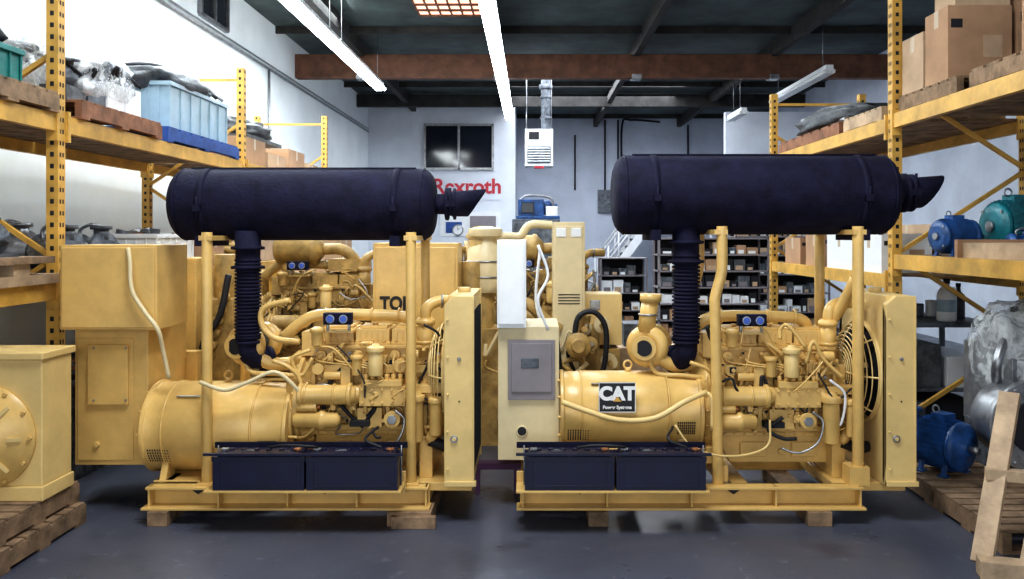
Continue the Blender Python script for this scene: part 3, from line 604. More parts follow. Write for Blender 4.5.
def radiator(e,x0,x1,y0,y1,z0,z1,body,fanx):
    m=M(); w=.05
    prof=[(x0+.0,z0),(x1,z0),(x1,z1),(x0+.06,z1),(x0,z1-.05)]
    m.prism(prof,'y',y0,y0+.02,body); m.prism([(p[0] if p[0]<x1 else x1-.03,p[1]) for p in prof],'y',y0+.02,y0+w,body); m.prism(prof,'y',y1-w,y1,body)
    m.box(x0+.02,x1-.01,y0+w,y1-w,z1-.10,z1,body); m.box(x0+.02,x1-.01,y0+w,y1-w,z0,z0+.08,body)
    m.cyl(((x0+x1)/2,(y0+y1)/2,z1),((x0+x1)/2,(y0+y1)/2,z1+.03),.04,body)
    m.cyl(((x0+x1)/2-.03,y0-.012,z0+.28),((x0+x1)/2-.03,y0,z0+.28),.022,STEEL); m.cyl(((x0+x1)/2-.03,y0-.016,z0+.28),((x0+x1)/2-.03,y0-.01,z0+.28),.012,body)
    m.cyl(((x0+x1)/2,y0-.012,z0+.75),((x0+x1)/2,y0,z0+.75),.012,STEEL,seg=6); m.cyl(((x0+x1)/2,y0-.006,z0+.5),((x0+x1)/2,y0,z0+.5),.006,DARK,seg=6)
    for k in range(5): m.bolt(x0+.02,y0,z0+.1+k*.22,.008,m=body)
    m.box(x0+.0,x1+.012,y0-.012,y0+.02,z0-.0,z0+.03,body); m.box(x1-.012,x1,y0-.006,y0,z0+.03,z1-.01,body)
    m.build('radiator_frame',e,.006)
    m=M(); m.box(x0+.06,x1-.02,y0+w,y1-w,z0+.08,z1-.10,DARK); m.box(x1-.029,x1-.008,y0+.02,y0+w,z0+.04,z1-.06,DARK)
    for i in range(44): zz=z0+.09+i*(z1-z0-.2)/44; m.box(x1-.02,x1-.006,y0+.022,y1-w,zz,zz+.008,BLK)
    for i in range(14): yy=y0+.07+i*(y1-y0-.14)/13; m.box(x1-.02,x1-.002,yy-.002,yy+.002,z0+.08,z1-.10,BLK)
    m.build('radiator_core',e)
    m=M(); cy=(y0+y1)/2; cz=z0+(z1-z0)*.56; R=min((y1-y0)/2-.05,.34); n=40; vs=[];fs=[]
    for i in range(n):
        a=2*math.pi*i/n; c,s_=math.cos(a),math.sin(a)
        vs.append((x0,cy+R*c,cz+R*s_))
        k=min(((y1-cy) if c>0 else (cy-y0))/max(abs(c),1e-6),((z1-.06-cz) if s_>0 else (cz-z0))/max(abs(s_),1e-6)); vs.append((x0,cy+k*c,cz+k*s_))
        vs.append((x0+.06,cy+R*c,cz+R*s_))
    for i in range(n):
        j=(i+1)%n; fs.append((3*i,3*i+1,3*j+1,3*j)); fs.append((3*i,3*j,3*j+2,3*i+2))
    m.add(vs,fs,body)
    m.torus((x0-.005,cy,cz),(1,0,0),R,.012,body,40)
    m.build('fan_shroud',e)
    m=M()
    for k in range(12):
        rr=R*(1-.075*k); off=-.02-.11*(1-(rr/R)**4)
        m.torus((x0+off,cy,cz),(1,0,0),rr,.0045,body,40,5)
    for i in range(8):
        a=2*math.pi*i/8; pts=[(x0-.02-.11*(1-q**4),cy+R*q*math.cos(a),cz+R*q*math.sin(a)) for q in(1,.9,.7,.4,.18)]
        m.tube(pts,.006,body,seg=6)
    m.cyl((x0-.135,cy,cz),(x0-.125,cy,cz),.06,body)
    m.build('fan_guard',e)
    m=M(); m.cyl((x0-.06,cy,cz),(x0+.02,cy,cz),.07,body); m.cyl((x0-.12,cy,cz),(x0-.06,cy,cz),.04,body)
    for i in range(6):
        a=2*math.pi*i/6; 
        def pt(r,da,dx): return (x0-.01+dx,cy+r*math.cos(a+da),cz+r*math.sin(a+da))
        vs=[pt(.06,-.3,-.03),pt(R*.92,-.22,-.04),pt(R*.92,.22,.03),pt(.06,.3,.03)]; vs+= [(p[0]+.005,p[1],p[2]) for p in vs]
        m.add(vs,[(0,1,2,3),(7,6,5,4),(0,4,5,1),(1,5,6,2),(2,6,7,3),(3,7,4,0)],DARK)
    m.build('fan_blades',e)
def alternator(e,x0,x1,y,z,r,body,zf):
    m=M(); L=x1-x0
    m.lathe((x0,y,z),(1,0,0),[(0,r*.9),(.006,r*1.03),(.025,r*1.03),(.03,r*.985),(.15*L,r*.985),(.155*L,r),(.75*L,r),(.755*L,r*.97),(.97*L,r*.95),(.975*L,r*1.0),(L,r*1.0)],body,64)
    for t in(.153,.76): m.torus((x0+L*t,y,z),(1,0,0),r,.006,body,64,6)
    for i in range(12):
        a=i*math.pi/6; m.bolt(x0+.0,y+r*.96*math.cos(a),z+r*.96*math.sin(a),.01,(-1,0,0),body)
    for (a0,wd) in((x0+.05,.12),(x1-.16,.10)):
        for k in range(5):
            for q in range(9):
                an=math.radians(-8-k*4.2-(12 if a0<x0+.1 else 0)); dx=wd*q/8
                yy=y-(r*1.0)*math.cos(an); zz=z+(r*1.0)*math.sin(an)
                m.bar((a0+dx,yy+.002,zz+.006),(a0+dx,yy+.002,zz-.006),.007,.006,DARK)
    for (q,wd) in((.22,.14),):
        an=math.radians(52); m.bar((x0+L*q,y-(r+.001)*math.cos(an),z+(r+.001)*math.sin(an)),(x0+L*q+wd,y-(r+.001)*math.cos(an),z+(r+.001)*math.sin(an)),.05,.004,STEEL)
    m.cyl((x0+L*.5,y,z+r),(x0+L*.5,y,z+r+.02),.02,body); m.torus((x0+L*.5,y,z+r+.04),(0,1,0),.025,.008,body,16,6)
    for xx in(x0+.12,x1-.15):
        for s_ in(-1,1): m.prism([(y+s_*r*.95,zf),(y+s_*r*.45,zf),(y+s_*r*.45,z-r*.7),(y+s_*r*.75,z-r*.6)],'x',xx,xx+.04,body); m.box(xx-.03,xx+.08,y+s_*r*.65-.07,y+s_*r*.65+.07,zf,zf+.012,body)
    m.build('alternator_barrel',e,.003)
def muffler(e,x0,x1,y,z,r,flip=0):
    m=M(); L=x1-x0
    cap=[(.0,.50),(.006,.66),(.018,.80),(.035,.90),(.055,.96),(.08,.99),(.10,1.0)]
    prof=[(a,r*b) for a,b in cap]+[(L-a,r*b) for a,b in cap[::-1]]
    m.lathe((x0,y,z),(1,0,0),prof,NAVY,72)
    for t in(.07,L-.07): m.torus((x0+t,y,z),(1,0,0),r*.985,.006,NAVY,64,6)
    for t in(.14,.86):
        xx=x0+L*t; m.lathe((xx-.02,y,z),(1,0,0),[(0,r),(0,r+.006),(.04,r+.006),(.04,r)],NAVY,64,caps=False)
        m.box(xx-.03,xx+.03,y-.2,y+.2,z-r-.035,z-r+.03,NAVY); m.box(xx-.02,xx+.02,y-r-.03,y-r+.005,z-.05,z-.01,NAVY); m.cyl((xx,y-r-.02,z-.1),(xx,y-r-.02,z+.04),.007,NAVY,seg=6)
    m.bar((x0+.12,y-.05,z+r+.0),(x1-.12,y-.05,z+r),.02,.006,NAVY)
    m.build('muffler_shell',e)
def outlet(e,x0,x1,y,z,r):
    m=M(); seg=32; vs=[];fs=[]
    m.cyl((x0-.04,y,z),(x0+.12,y,z),r*.82,NAVY)
    m.lathe((x0+.06,y,z),(1,0,0),[(0,r*.82),(.002,r*1.3),(.022,r*1.3),(.024,r*.95),(.05,r*.95),(.052,r*1.25),(.066,r*1.25),(.068,r*.9)],NAVY,32)
    m.cyl((x0+.1,y-r*1.25,z-r*.9),(x0+.1,y-r*1.25,z+r*1.2),.009,NAVY,seg=6); m.box(x0+.07,x0+.13,y-r*1.33,y-r*1.0,z-.02,z+.02,NAVY)
    cut=r*1.45
    for j in range(2):
        for i in range(seg):
            a=2*math.pi*i/seg; zz=z+r*math.sin(a); yy=y+r*math.cos(a)
            xx=x0+.10 if j==0 else x1-cut*(1-math.sin(a))/2
            vs.append((xx,yy,zz+(0 if j==0 else .008*(1+math.sin(a)))))
    for j in range(2):
        for i in range(seg):
            p=vs[i+(1-j)*seg]; vs.append((p[0],y+(p[1]-y)*.9,z+(p[2]-z)*.9))
    for j in range(3):
        for i in range(seg):
            k=(i+1)%seg; fs.append((j*seg+i,j*seg+k,(j+1)*seg+k,(j+1)*seg+i))
    m.add(vs,fs,NAVY,True)
    m.build('exhaust_outlet',e)
def flexpipe(e,x,y,z0,z1,r,end):
    m=M(); prof=[]; L=z1-z0
    prof=[(0,r*.8),(.05*L,r*.8),(.055*L,r*1.0)]
    n=22; a=.08*L; b=.78*L
    for i in range(n):
        t=a+(b-a)*i/n; dt=(b-a)/n
        prof+= [(t,r*.84),(t+dt*.25,r*1.02),(t+dt*.7,r*1.02),(t+dt*.95,r*.84)]
    prof+=[(b,r*.8),(L-.12*L,r*.8)]
    m.lathe((x,y,z0),(0,0,1),prof,NAVY,28)
    m.lathe((x,y,z1-.10),(0,0,1),[(-.12,r*.8),(-.115,r*1.3),(-.10,r*1.3),(-.095,r*.95),(0,r*.95),(.005,r*1.3),(.02,r*1.3),(.025,r),(.12,r)],NAVY,28)
    for zz in(z0+.02,z0+.05): m.torus((x,y,zz),(0,0,1),r*.86,.012,NAVY)
    m.tube([(x,y,z0+.04),(x,y,z0-.04),(x+(end[0]-x)*.35,y+(end[1]-y)*.4,z0-.09),end],[r*.8]*30,NAVY,seg=20)
    a,_,_=basis(Vector(end)-Vector((x,y,z0-.09)))
    m.lathe(Vector(end)-a*.03,a,[(0,r*.8),(.001,r*1.1),(.03,r*1.1),(.031,r*.8)],NAVY,24)
    m.build('exhaust_flex_pipe',e)
def batteries(e,x0,x1,y0,y1,z0,z1):
    m=M(); xm=(x0+x1)/2
    m.box(x0-.05,x1+.02,y0-.01,y1+.02,z0-.012,z0,YEL); m.box(x0-.05,x1+.02,y1,y1+.02,z0,z0+.06,YEL)
    for a,b in((x0,xm-.006),(xm+.006,x1)):
        m.box(a,b,y0,y1,z0,z1-.045,BATT); m.box(a-.004,b+.004,y0-.004,y1+.004,z1-.045,z1-.02,BATT); m.box(a+.02,b-.02,y0+.02,y1-.02,z1-.02,z1,BATT)
        for xx in(a+.03,b-.03): m.box(xx-.012,xx+.012,y0-.004,y0,z0+.01,z1-.05,BATT)
        m.box(a+.05,b-.05,y0-.003,y0,z0+.02,z0+.03,BATT)
        for k in range(6): xx=a+.08+(b-a-.16)*k/5; m.cyl((xx,(y0+y1)/2,z1),(xx,(y0+y1)/2,z1+.008),.016,BATT,seg=12)
        m.box(a+.15,a+.22,y0+.05,y0+.09,z1,z1+.002,GREYM)
        for k,mm in((a+.05,STEEL),(b-.05,COPPER)): m.cyl((k,y0+.05,z1),(k,y0+.05,z1+.018),.010,mm,seg=10); m.box(k-.02,k+.02,y0+.04,y0+.07,z1+.008,z1+.016,mm)
    m.box(x0-.05,x1+.03,y0-.012,y0+.008,z1-.012,z1+.002,BATT)
    m.box(x0-.05,x1+.03,y1-.0,y1+.012,z1-.012,z1+.022,NAVY)
    for xx in(x0-.005,x1+.005): m.cyl((xx,y0+.1,z0),(xx,y0+.1,z1+.02),.005,STEEL,seg=6)
    m.tube([(x0+.3,y0+.05,z1+.02),(x0+.4,y0+.02,z1+.04),(xm+.02,y0+.02,z1+.035),(xm+.06,y0+.05,z1+.02)],.008,BLK)
    m.tube([(x1-.1,y0+.05,z1+.02),(x1-.2,y0+.08,z1+.06),(x1-.15,y1+.05,z1+.10)],.008,BLK)
    m.build('battery_pair',e,.004)
def skid(e,x0,x1,y0,y1,z0,z1):
    m=M()
    for ya,yb,s in((y0,y0+.09,1),(y1-.09,y1,-1)):
        m.box(x0,x1,ya,yb,z1-.014,z1,YEL); m.box(x0-.02,x1+.01,ya-.015,yb,z0,z0+.014,YEL)
        yw=yb-.012 if s==1 else ya; m.box(x0,x1,yw,yw+.012,z0,z1,YEL)
        n=4
        for i in range(n+1):
            xx=x0+.01+(x1-x0-.03)*i/n; m.box(xx,xx+.012,ya+.01,yb,z0,z1,YEL)
        for q in(.15,.6): xx=x0+(x1-x0)*q; m.prism([(xx,z1-.014),(xx+.1,z1-.014),(xx+.05,z1-.05)],'y',ya+.03,ya+.04,BLK)
    for i in range(4):
        xx=x0+(x1-x0-.1)*i/3; m.box(xx,xx+.1,y0+.09,y1-.09,z0+.02,z1-.02,YEL)
    m.build('skid_frame',e,.002)
def genset(which):
    if which==1:
        P=dict(sk=(X(145,4.7),X(428,4.7)),alt=(-2.36,X(288,4.85)),altz=.50,altr=.275,eng=(-1.47,4.86,.04),rad=(X(444,4.7),X(474,4.7)),bat=(X(218,4.6),X(400,4.6)))
    else:
        P=dict(sk=(X(520,4.7),X(864,4.7)),alt=(X(560,4.85),X(704,4.85)),altz=.60,altr=.24,eng=(X(706,4.86),4.86,.03),rad=(X(887,4.7),X(917,4.7)),bat=(X(525,4.6),X(703,4.6)))
    cx=(P['sk'][0]+P['sk'][1])/2
    e=root('diesel_generator_set',(cx,5.15,0))
    zs0,zs1=.085,.215
    skid(e,P['sk'][0],P['sk'][1],4.7,5.6,zs0,zs1)
    m=M(); m.box(P['sk'][1]-.15,P['rad'][1]-.02,4.80,5.45,zs1-.05,zs1+.0,YEL)
    m.box(P['sk'][0],P['sk'][0]+.0+.5,4.8,5.5,zs1,zs1+.012,YEL); 
    m.box(P['eng'][0]+.05,P['eng'][0]+.12,4.8,5.5,zs1,zs1+.1,YEL); m.box(P['eng'][0]+.78,P['eng'][0]+.86,4.9,5.45,zs1,zs1+.25,YEL); m.build('engine_mounts',e,.004)
    m=M()
    pxs=((150,170),(388,432)) if which==1 else ((588,608),(806,830))
    for a,b in pxs:
        x0,x1=X(a,4.7),X(b,4.7); m.box(x0,x1,4.66,5.62,0,zs0,WOOD)
        if which==1 and a>300: m.box(x0+.03,x1+.03,4.62,4.66,.0,.07,WOOD)
    m.build('timber_blocks',e,.004)
    alternator(e,P['alt'][0],P['alt'][1],5.06,P['altz'],P['altr'],YEL,zs1)
    engine(e,*P['eng'],s=1.0,seed=which*3)
    m=M(); m.lathe((P['alt'][1],5.1,(P['altz']+.62)/2),(1,0,0),[(0,P['altr']*.95),(.03,P['altr']*.9),(P['eng'][0]-P['alt'][1]-.03+.03,.24)],YEL,40); m.build('bell_housing',e)
    radiator(e,P['rad'][0],P['rad'][1],4.71,5.43,.22,1.34,YEL2,0)
    batteries(e,P['bat'][0],P['bat'][1],4.52,4.68,Z(489,4.55),Z(452,4.55))
    m=M(); m.box(P['bat'][0]-.05,P['bat'][1]+.02,4.66,4.72,zs1-.02,zs1+.04,YEL); m.build('battery_bracket',e)
    if which==1:
        my,mz,mr=5.1,Z(204.5,5.1),.228; mx0,mx1=X(169,5.0),X(435,5.05)
    else:
        my,mz,mr=5.05,Z(195,5.05),.250; mx0,mx1=X(613,5.0),X(895,5.0)
    muffler(e,mx0,mx1,my,mz,mr)
    if which==1: outlet(e,mx1,X(486,5.1),my,Z(204,5.1),.080)
    else: outlet(e,mx1,X(942,5.05),my,Z(193,5.05),.095)
    fx=X(248,4.98) if which==1 else X(686,4.98)
    flexpipe(e,fx,4.98,Z(345,4.98),mz-mr+.04,.078 if which==1 else .085,(fx+.09 if which==1 else fx-.05,5.09,Z(360,5.07)) )
    m=M()
    zt=mz-mr
    if which==1:
        for px in(207,411):
            for yy in(4.78,5.42): m.cyl((X(px,4.78),yy,zs1),(X(px,4.78),yy,zt+.05),.031,YEL)
            xx=X(px,4.78); m.box(xx-.04,xx+.04,4.75,5.45,zt+.0,zt+.03,YEL); m.box(xx-.05,xx+.05,4.73,4.83,zs1,zs1+.012,YEL)
    else:
        for yy in(4.78,5.42):
            m.tube([(X(722,4.78),yy,zt+.05),(X(722,4.78),yy,Z(262,4.78)),(X(721,4.78),yy,Z(275,4.78)),(X(715,4.78),yy,Z(298,4.78)),(X(715,4.78),yy,Z(312,4.78)),(X(717,4.78),yy,Z(400,4.78)),(X(718,4.78),yy,zs1)],.033,YEL,sub=5,seg=14)
            m.cyl((X(858,4.78),yy,zs1+.1),(X(858,4.78),yy,zt+.05),.033,YEL)
        m.box(X(720,4.78)-.04,X(720,4.78)+.04,4.75,5.45,zt,zt+.03,YEL); m.box(X(858,4.78)-.04,X(858,4.78)+.04,4.75,5.45,zt,zt+.03,YEL)
        m.box(X(855,4.78)-.05,X(858,4.78)+.05,4.73,4.85,zs1,zs1+.11,YEL)
        m.tube([W(856,278,4.9),W(838,312,5.0),W(818,335,5.1)],.035,YEL)
    m.build('muffler_posts',e,.002)
    m=M()
    if which==1:
        m.tube([W(128,248,4.84),W(130,262,4.82),W(132,290,4.80),(X(145,4.8),4.8,Z(312,4.8)),W(158,330,4.8),W(163,350,4.85),W(169,378,4.88)],.013,BEI)
        m.tube([W(200,382,4.72),W(225,390,4.72),W(248,382,4.72),W(275,372,4.76),W(296,388,4.8),W(300,398,4.82)],.012,BEI)
        m.tube([W(290,300,4.95),W(264,308,4.95),W(262,325,4.95),W(275,338,4.95),W(300,342,4.95)],.018,YEL)
    else:
        m.tube([W(562,402,4.78),W(590,412,4.76),W(620,420,4.74),W(655,418,4.74),W(684,402,4.76),W(706,392,4.8)],.016,YEL2)
        m.tube([W(706,392,4.8),W(712,400,4.78),W(712,430,4.78)],.012,YEL2)
        m.tube([W(675,425,4.74),W(690,445,4.72),W(715,455,4.72),W(745,455,4.78),W(768,445,4.82),W(770,420,4.84)],.007,YEL2)
        m.tube([W(538,245,4.84),W(548,275,4.84),W(538,300,4.82),W(548,330,4.85)],.009,WHITE)
        m.tube([W(830,380,4.82),W(845,395,4.82),W(840,425,4.84),W(828,410,4.84)],.008,WHITE)
    m.build('cable_conduit',e)
    m=M()
    if which==1:
        a,b=X(60,4.85),X(157,4.85); m.box(a,b,4.85,5.28,Z(330,4.85),Z(245,4.85),YEL); m.box(a+.015,b-.015,4.838,4.85,Z(330,4.85)+.015,Z(245,4.85)-.015,YEL)
        a2,b2=X(75,4.95),-2.375; m.box(a2,b2,4.95,5.5,Z(465,4.95),Z(330,4.95)+.03,YEL); m.box(X(90,4.95),X(130,4.95),4.92,4.95,Z(404,4.95),Z(344,4.95),YEL)
        m.box(X(78,4.95),X(134,4.95),4.942,4.95,Z(460,4.95),Z(338,4.95),YEL)
        m.cyl((X(98,4.95),4.95,Z(444,4.95)),(X(98,4.95),4.925,Z(444,4.95)),.018,YEL)
        for q in((94,348),(126,348),(94,400),(126,400)): m.bolt(X(q[0],4.92),4.92,Z(q[1],4.92),.007,m=STEEL)
        m.box(-2.55,-2.30,5.5,5.58,.22,.9,YEL); m.box(-2.4,-2.2,5.30,5.5,.22,.5,YEL)
    else:
        a,b=X(497,4.9),X(526,4.9); m.box(a,b,4.9,5.3,Z(328,4.9),Z(240,4.9),WHITE); m.box(a+.012,b-.012,4.888,4.9,Z(324,4.9),Z(244,4.9),WHITE)
        a2,b2=X(498,4.95),X(559,4.95); m.box(a2,b2,4.95,5.45,Z(460,4.95),Z(330,4.95)+.02,BEI)
        x0,x1,z0,z1=X(508,4.93),X(555,4.93),Z(400,4.93),Z(340,4.93)
        m.box(x0,x1,4.93,4.95,z0,z1,GREYP); m.box(x0+.02,x1-.02,4.92,4.93,z0+.05,z1-.02,GREYP); m.box(x0+.08,x1-.1,4.915,4.92,z0+.2,z0+.26,GREYM)
        m.cyl((X(522,4.95),4.95,Z(431,4.95)),(X(522,4.95),4.94,Z(431,4.95)),.03,BLK); m.torus((X(522,4.95),4.945,Z(431,4.95)),(0,1,0),.03,.006,BEI)
        m.box(.0,.2,5.1,5.4,.2,.35,YEL)
    m.build('control_cabinet',e,.010)
    if which==2:
        x0,x1,z0,z1=X(599,4.78),X(636,4.78),Z(413,4.78),Z(383,4.78); yf=4.797
        m=M(); m.box(x0,x1,yf,yf+.012,z0,z1,DECK); w=.004
        for q in((x0,x1,z0,z0+w),(x0,x1,z1-w,z1),(x0,x0+w,z0,z1),(x1-w,x1,z0,z1)): m.box(q[0],q[1],yf-.001,yf,q[2],q[3],DECW)
        xm=(x0+x1)/2+.0; m.prism([(xm-.026,z0+.066),(xm+.026,z0+.066),(xm,z0+.095)],'y',yf-.0050,yf-.0045,RACK)
        m.build('decal_plate',e)
        text('decal_title','CAT',.108,(xm,yf-.003,z0+.110),DECW,e,bold=.006,sx=1.0)
        text('decal_subtitle','Power Systems',.028,(xm,yf-.003,z0+.030),DECW,e,bold=.001)
    return e
genset(1); genset(2)
m=M(); m.box(X(474,5.3),X(524,5.3),5.25,5.33,.16,.2,BELT); m.box(X(476,5.3),X(480,5.3),5.25,5.33,0,.16,BELT); m.box(X(514,5.3),X(518,5.3),5.25,5.33,0,.16,BELT); m.build('steel_trestle')
# ---------------------------------------------------------------- background sets
def bgset(name,ox,oy,oz,s,seed,box=None):
    e=root(name,(ox+.4*s,oy+.3,0)); 
    skid(e,ox-.9*s,ox+1.1*s,oy-.02,oy+.7*s,.02,oz+.24*s-.01)
    engine(e,ox,oy,oz,s=s,seed=seed,body=YOLD)
    alternator(e,ox-.95*s,ox-.02,oy+.3*s,oz+.6*s,.27*s,YOLD,oz+.22*s)
    m=M((ox,oy,oz),s)
    m.lathe((.05,.2,1.28),(1,0,0),[(0,.09),(.02,.12),(.3,.12),(.31,.13),(.34,.13),(.36,.1),(.40,.06)],YOLD,28)
    m.cyl((.15,.2,1.05),(.15,.2,1.2),.05,YOLD); m.tube([(.45,.2,1.28),(.6,.18,1.28),(.7,.2,1.2),(.72,.25,1.05)],.05,YOLD)
    m.cyl((-.2,.2,1.05),(-.2,.2,1.35),.06,YOLD); m.tube([(-.2,.2,1.35),(-.15,.2,1.42),(-.0,.2,1.42)],.06,YOLD)
    m.box(.5,.8,.15,.45,1.1,1.2,YOLD)
    m.build('air_cleaner',e)
    return e
bgset('diesel_engine_unit',X(262,6.5),6.5,.30,1.0,21)
e=root('lettered_control_box',(-1.0,6.3,0)); m=M(); a,b=X(373,6.1),X(458,6.1); m.box(a,b,6.1,6.45,Z(345,6.1),Z(243,6.1),YEL); m.box(a+.02,b-.02,6.085,6.1,Z(340,6.1),Z(247,6.1),YEL)
for xx in(a+.08,b-.08): m.cyl((xx,6.28,0),(xx,6.28,Z(345,6.1)),.03,YOLD)
m.box(a,b,6.12,6.4,0,.03,YOLD)
m.cyl((X(428,6.08),6.085,Z(250,6.08)),(X(428,6.08),6.07,Z(250,6.08)),.015,STEEL); m.build('cabinet',e,.006)
text('lettering','TOR',.14,(X(396,6.08),6.08,Z(304,6.08)),DECK,e,bold=.006,sx=.85)
bgset('diesel_engine_unit',X(492,7.0),7.0,.30,1.0,33)
m=M(); d=6.4; m.box(X(553,d),X(585,d),d,d+.4,0,Z(222,d),BEI); m.box(X(553,d)+.02,X(585,d)-.02,d-.012,d,.3,Z(226,d),BEI); m.box(X(556,d),X(566,d),d-.02,d-.01,Z(237,d),Z(228,d),WHITE); m.box(X(571,d),X(581,d),d-.02,d-.01,Z(237,d),Z(228,d),WHITE)
for k in range(4): m.box(X(558,d),X(580,d),d-.018,d-.01,Z(295+k*3,d),Z(294+k*3,d),DARK)
m.build('electrical_cabinet',bevel=.008)
e=root('intake_air_unit',(-.2,6.4,0)); m=M()
d=6.4
m.cyl((X(480,d),d+.2,0),(X(480,d),d+.2,Z(240,d)),.10,YOLD); m.lathe((X(484,d),d+.2,Z(250,d)),(0,0,1),[(-.35,.13),(-.3,.15),(0,.15),(.05,.1),(.1,.1),(.11,.14),(.17,.14),(.19,.05)],BEI,28)
m.torus((X(484,d),d+.2,Z(262,d)),(0,0,1),.153,.008,STEEL); m.torus((X(484,d),d+.2,Z(278,d)),(0,0,1),.153,.008,STEEL)
m.tube([(X(495,d),d+.2,Z(240,d)),(X(505,d),d+.2,Z(236,d)),W(520,236,d+.2),W(530,225,d+.2),W(552,225,d+.2)],.035,BEI)
m.cyl((X(470,d),d+.1,Z(330,d)),(X(470,d),d+.1,Z(262,d)),.09,YOLD)
m.tube([W(498,290,d),W(508,300,d),W(530,305,d),W(545,320,d),W(560,330,d)],.05,YOLD)
m.box(X(463,d),X(500,d),d+.05,d+.4,0,Z(330,d),YOLD)
m.tube([W(590,380,6.3),W(603,370,6.3),W(606,330,6.3),W(594,312,6.3),W(578,318,6.3),W(574,345,6.3)],.022,BLK)
m.tube([W(540,250,6.3),W(536,300,6.3),W(545,335,6.3)],.012,WHITE); m.tube([W(555,335,6.3),W(560,380,6.3)],.03,BLK)
m.lathe(W(578,345,6.3),(0,-1,0),[(0,.10),(.04,.10),(.05,.06),(.09,.05)],YOLD)
rn=random.Random(5)
for i in range(36):
    w=W(rn.uniform(500,618),rn.uniform(320,440),6.5); r=rn.uniform(.02,.07); m.cyl(w,(w[0],w[1]-rn.uniform(.05,.14),w[2]),r,rn.choice([YOLD,YOLD,BEI,GREYM]),seg=14); m.cyl((w[0],w[1]-.1,w[2]),(w[0],w[1]-.16,w[2]),r*.4,rn.choice([STEEL,YOLD]),seg=6)
for i in range(14):
    p=[Vector(W(rn.uniform(500,610),rn.uniform(320,430),6.36))]
    for k in range(3): p.append(p[-1]+Vector((rn.uniform(-.2,.2),rn.uniform(-.03,.03),rn.uniform(-.2,.2))))
    m.tube(p,rn.choice([.01,.015,.02]),rn.choice([BLK,YOLD,BEI,YOLD]),seg=8)
m.box(X(500,6.5),X(620,6.5),6.52,6.85,.0,Z(350,6.5),YOLD); m.box(X(520,6.5),X(600,6.5),6.55,6.8,Z(350,6.5),Z(325,6.5),YOLD)
m.build('intake_assembly',e,.004)
m=M(); d=6.6; m.box(X(583,d),X(622,d),d,d+.3,Z(345,d),Z(294,d),YEL2); m.box(X(590,d),X(600,d),d-.01,d,Z(310,d),Z(300,d),STEEL); m.box(X(598,d),X(604,d),d+.25,d+.3,0,Z(345,d),YOLD); m.box(X(590,d),X(616,d),d+.1,d+.3,0,.02,YOLD); m.build('junction_box',bevel=.006)
carton('cardboard_box',X(605,8.2),X(650,8.2),8.2,8.7,0,Z(340,8.2),CARD2)
m=M(); m.box(X(610,7.4),X(690,7.4),7.4,7.9,0,Z(348,7.4),WOODL); m.box(X(612,7.4),X(660,7.4),7.38,7.4,.1,.5,CARD2); m.box(X(625,7.4),X(648,7.4),7.5,7.8,Z(348,7.4),Z(325,7.4),GREYM); m.build('wooden_crate',bevel=.005)
carton('cardboard_box',X(277,7.6),X(340,7.6),7.6,8.1,1.35,Z(240,7.6),CARD2); m=M(); m.box(X(270,7.6),X(350,7.6),7.55,8.15,1.30,1.35,RACK)
for xx in(X(272,7.6),X(346,7.6)): m.box(xx-.03,xx+.03,7.6,8.1,0,1.30,RACK)
m.build('work_stand')
m=M(); m.box(X(181,6.0),X(196,6.0),6.0,6.3,0,Z(258,6.0),YEL); m.box(X(181,6)-.01,X(215,6),5.98,6.32,0,.5,YOLD); m.box(X(196,6.0),X(228,6),6.1,6.4,.5,Z(300,6),YOLD); m.cyl((X(212,6),6.25,1.2),(X(212,6),6.25,1.55),.08,YOLD)
for k in range(8): m.cyl((X(200+3*k,6),6.1,.6+.09*k),(X(200+3*k,6),6.02,.6+.09*k),.035,YOLD); 
m.tube([(X(198,6),6.05,.6),(X(205,6),5.98,.9),(X(220,6),6.0,1.1),(X(226,6),6.05,1.4)],.025,BLK)
m.build('switchgear_enclosure',bevel=.006)
m=M()
m.box(X(205,7.5),X(262,7.5),7.5,8.0,0,1.35,YOLD); m.cyl((X(215,7.5),7.45,1.1),(X(255,7.5),7.45,1.1),.12,YOLD); m.lathe((X(230,7.5),7.7,1.35),(0,0,1),[(0,.1),(.2,.1),(.22,.13),(.26,.13),(.28,.05)],YOLD); m.build('engine_pump_unit',bevel=.006)
m=M(); d=12; m.box(X(512,d),X(560,d),d,d+.7,0,Z(219,d),GREYM); m.box(X(514,d),X(558,d),d-.02,d,.3,Z(222,d),GREYM); m.build('machine_cabinet',bevel=.01)
m=M(); z0=Z(219,d); m.box(X(516,d),X(560,d),d+.05,d+.6,z0,z0+.05,BLUEM); m.box(X(518,d),X(544,d),d+.1,d+.5,z0+.05,Z(199,d),BLUEM); m.box(X(521,d),X(534,d),d+.08,d+.1,Z(213,d),Z(202,d),GLASS); m.lathe((X(542,d),d+.3,z0+.18),(1,0,0),[(0,.11),(.12,.12),(.14,.08),(.24,.06)],BLUEM); m.tube([(X(520,d),d+.2,Z(199,d)),(X(528,d),d+.2,Z(195,d)),(X(550,d),d+.2,Z(197,d)),(X(554,d),d+.2,Z(208,d))],.02,STEEL)
m.box(X(546,d),X(558,d),d+.06,d+.1,Z(217,d),Z(206,d),WHITE); m.build('blue_machine_tool',bevel=.01)
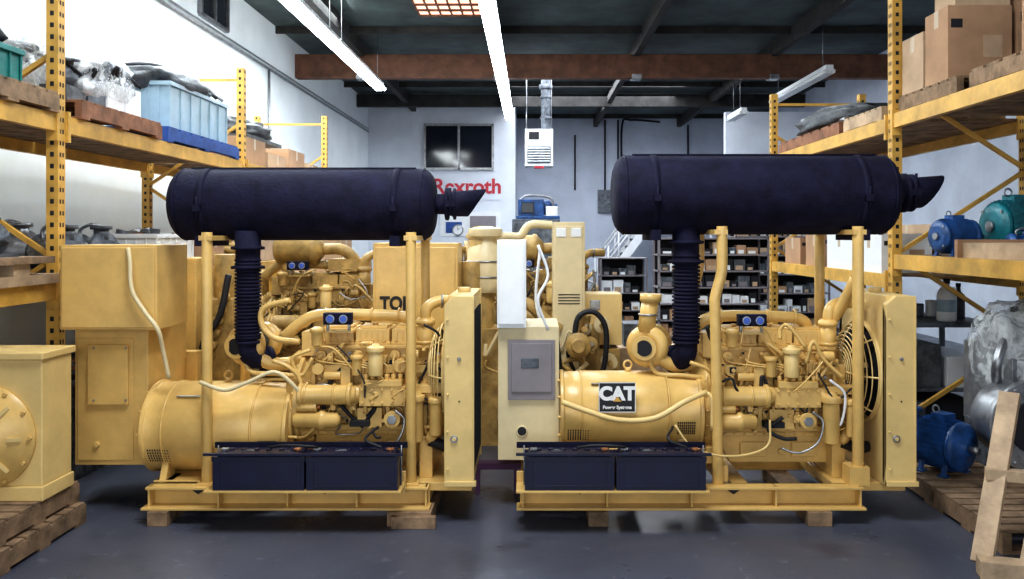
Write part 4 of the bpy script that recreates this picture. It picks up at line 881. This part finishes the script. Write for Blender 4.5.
def shelving(name,x0,x1,y0,y1,h,n,seed):
    rnd=random.Random(seed); m=M()
    for x in(x0,x1-.03):
        for y in(y0,y1-.03): m.box(x,x+.03,y,y+.03,0,h,GREYP)
    m.box(x0,x1,y1-.01,y1,0,h,DARK)
    for i in range(n+1):
        z=.06+(h-.08)*i/n; m.box(x0,x1,y0,y1,z,z+.02,GREYP)
        if i<n:
            x=x0+.05; H=(h-.08)/n
            while x<x1-.2:
                w=rnd.uniform(.08,.2); hh=rnd.uniform(.3,.75)*H; mm=rnd.choice([WHITE,DARK,GREYM,DARK,TARP,WHITE,CARD,CARD2])
                m.box(x,x+w*.9,y0+.03,y0+.3,z+.02,z+.02+hh,mm); m.box(x+.02,x+w*.7,y0+.025,y0+.03,z+.03,z+.03+hh*.4,rnd.choice([WHITE,GREYP,CARD2])); x+=w
    return m.build(name)
shelving('parts_shelving',X(658,11),X(770,11),11,11.5,1.66,7,3)
shelving('parts_shelving',X(700,13.5)+.6,X(700,13.5)+2.2,13.5,14,2.0,6,5)
shelving('parts_shelving',X(600,14),X(648,14),14,14.5,1.3,4,6)
# ---------------------------------------------------------------- lighting
w=bpy.data.worlds.new('sky'); bpy.context.scene.world=w; w.use_nodes=True
bg=w.node_tree.nodes['Background']; bg.inputs['Color'].default_value=(.84,.92,1.0,1); bg.inputs['Strength'].default_value=.85
def area(name,loc,rot,sx,sy,en,col):
    l=bpy.data.lights.new(name,'AREA'); l.shape='RECTANGLE'; l.size=sx; l.size_y=sy; l.energy=en; l.color=col
    o=bpy.data.objects.new(name,l); o.location=loc; o.rotation_euler=rot; bpy.context.collection.objects.link(o); return o
area('daylight_roller_door',(0,-2.8,2.3),(math.radians(90),0,0),8,3.6,150,(.95,.98,1.0))
area('skylight_lamp_front',(-.3,3.2,5.1),(0,0,0),2.2,1.6,270,(.93,.97,1.0))
area('skylight_lamp_left',(-3.0,9.0,5.1),(0,math.radians(-25),0),1.5,7,600,(.90,.98,1.0))
area('skylight_lamp_back',(1.5,18,5.1),(0,0,0),4,6,540,(.88,.93,1.0))
area('skylight_lamp_middle',(2.0,9.5,5.1),(0,0,0),2,3,130,(.88,.95,1.0))
# ---------------------------------------------------------------- camera
c=bpy.data.cameras.new('camera'); c.sensor_width=36; c.lens=36*F/1024; c.shift_x=-(CX-512)/1024; c.shift_y=-(289.5-HY)/1024; c.clip_end=100
o=bpy.data.objects.new('camera',c); o.location=(0,0,CH); o.rotation_euler=(math.radians(90),0,0); bpy.context.collection.objects.link(o); bpy.context.scene.camera=o
sc=bpy.context.scene
sc.view_settings.view_transform='Standard'
try: sc.view_settings.look='Medium High Contrast'
except Exception as ex: print(ex)
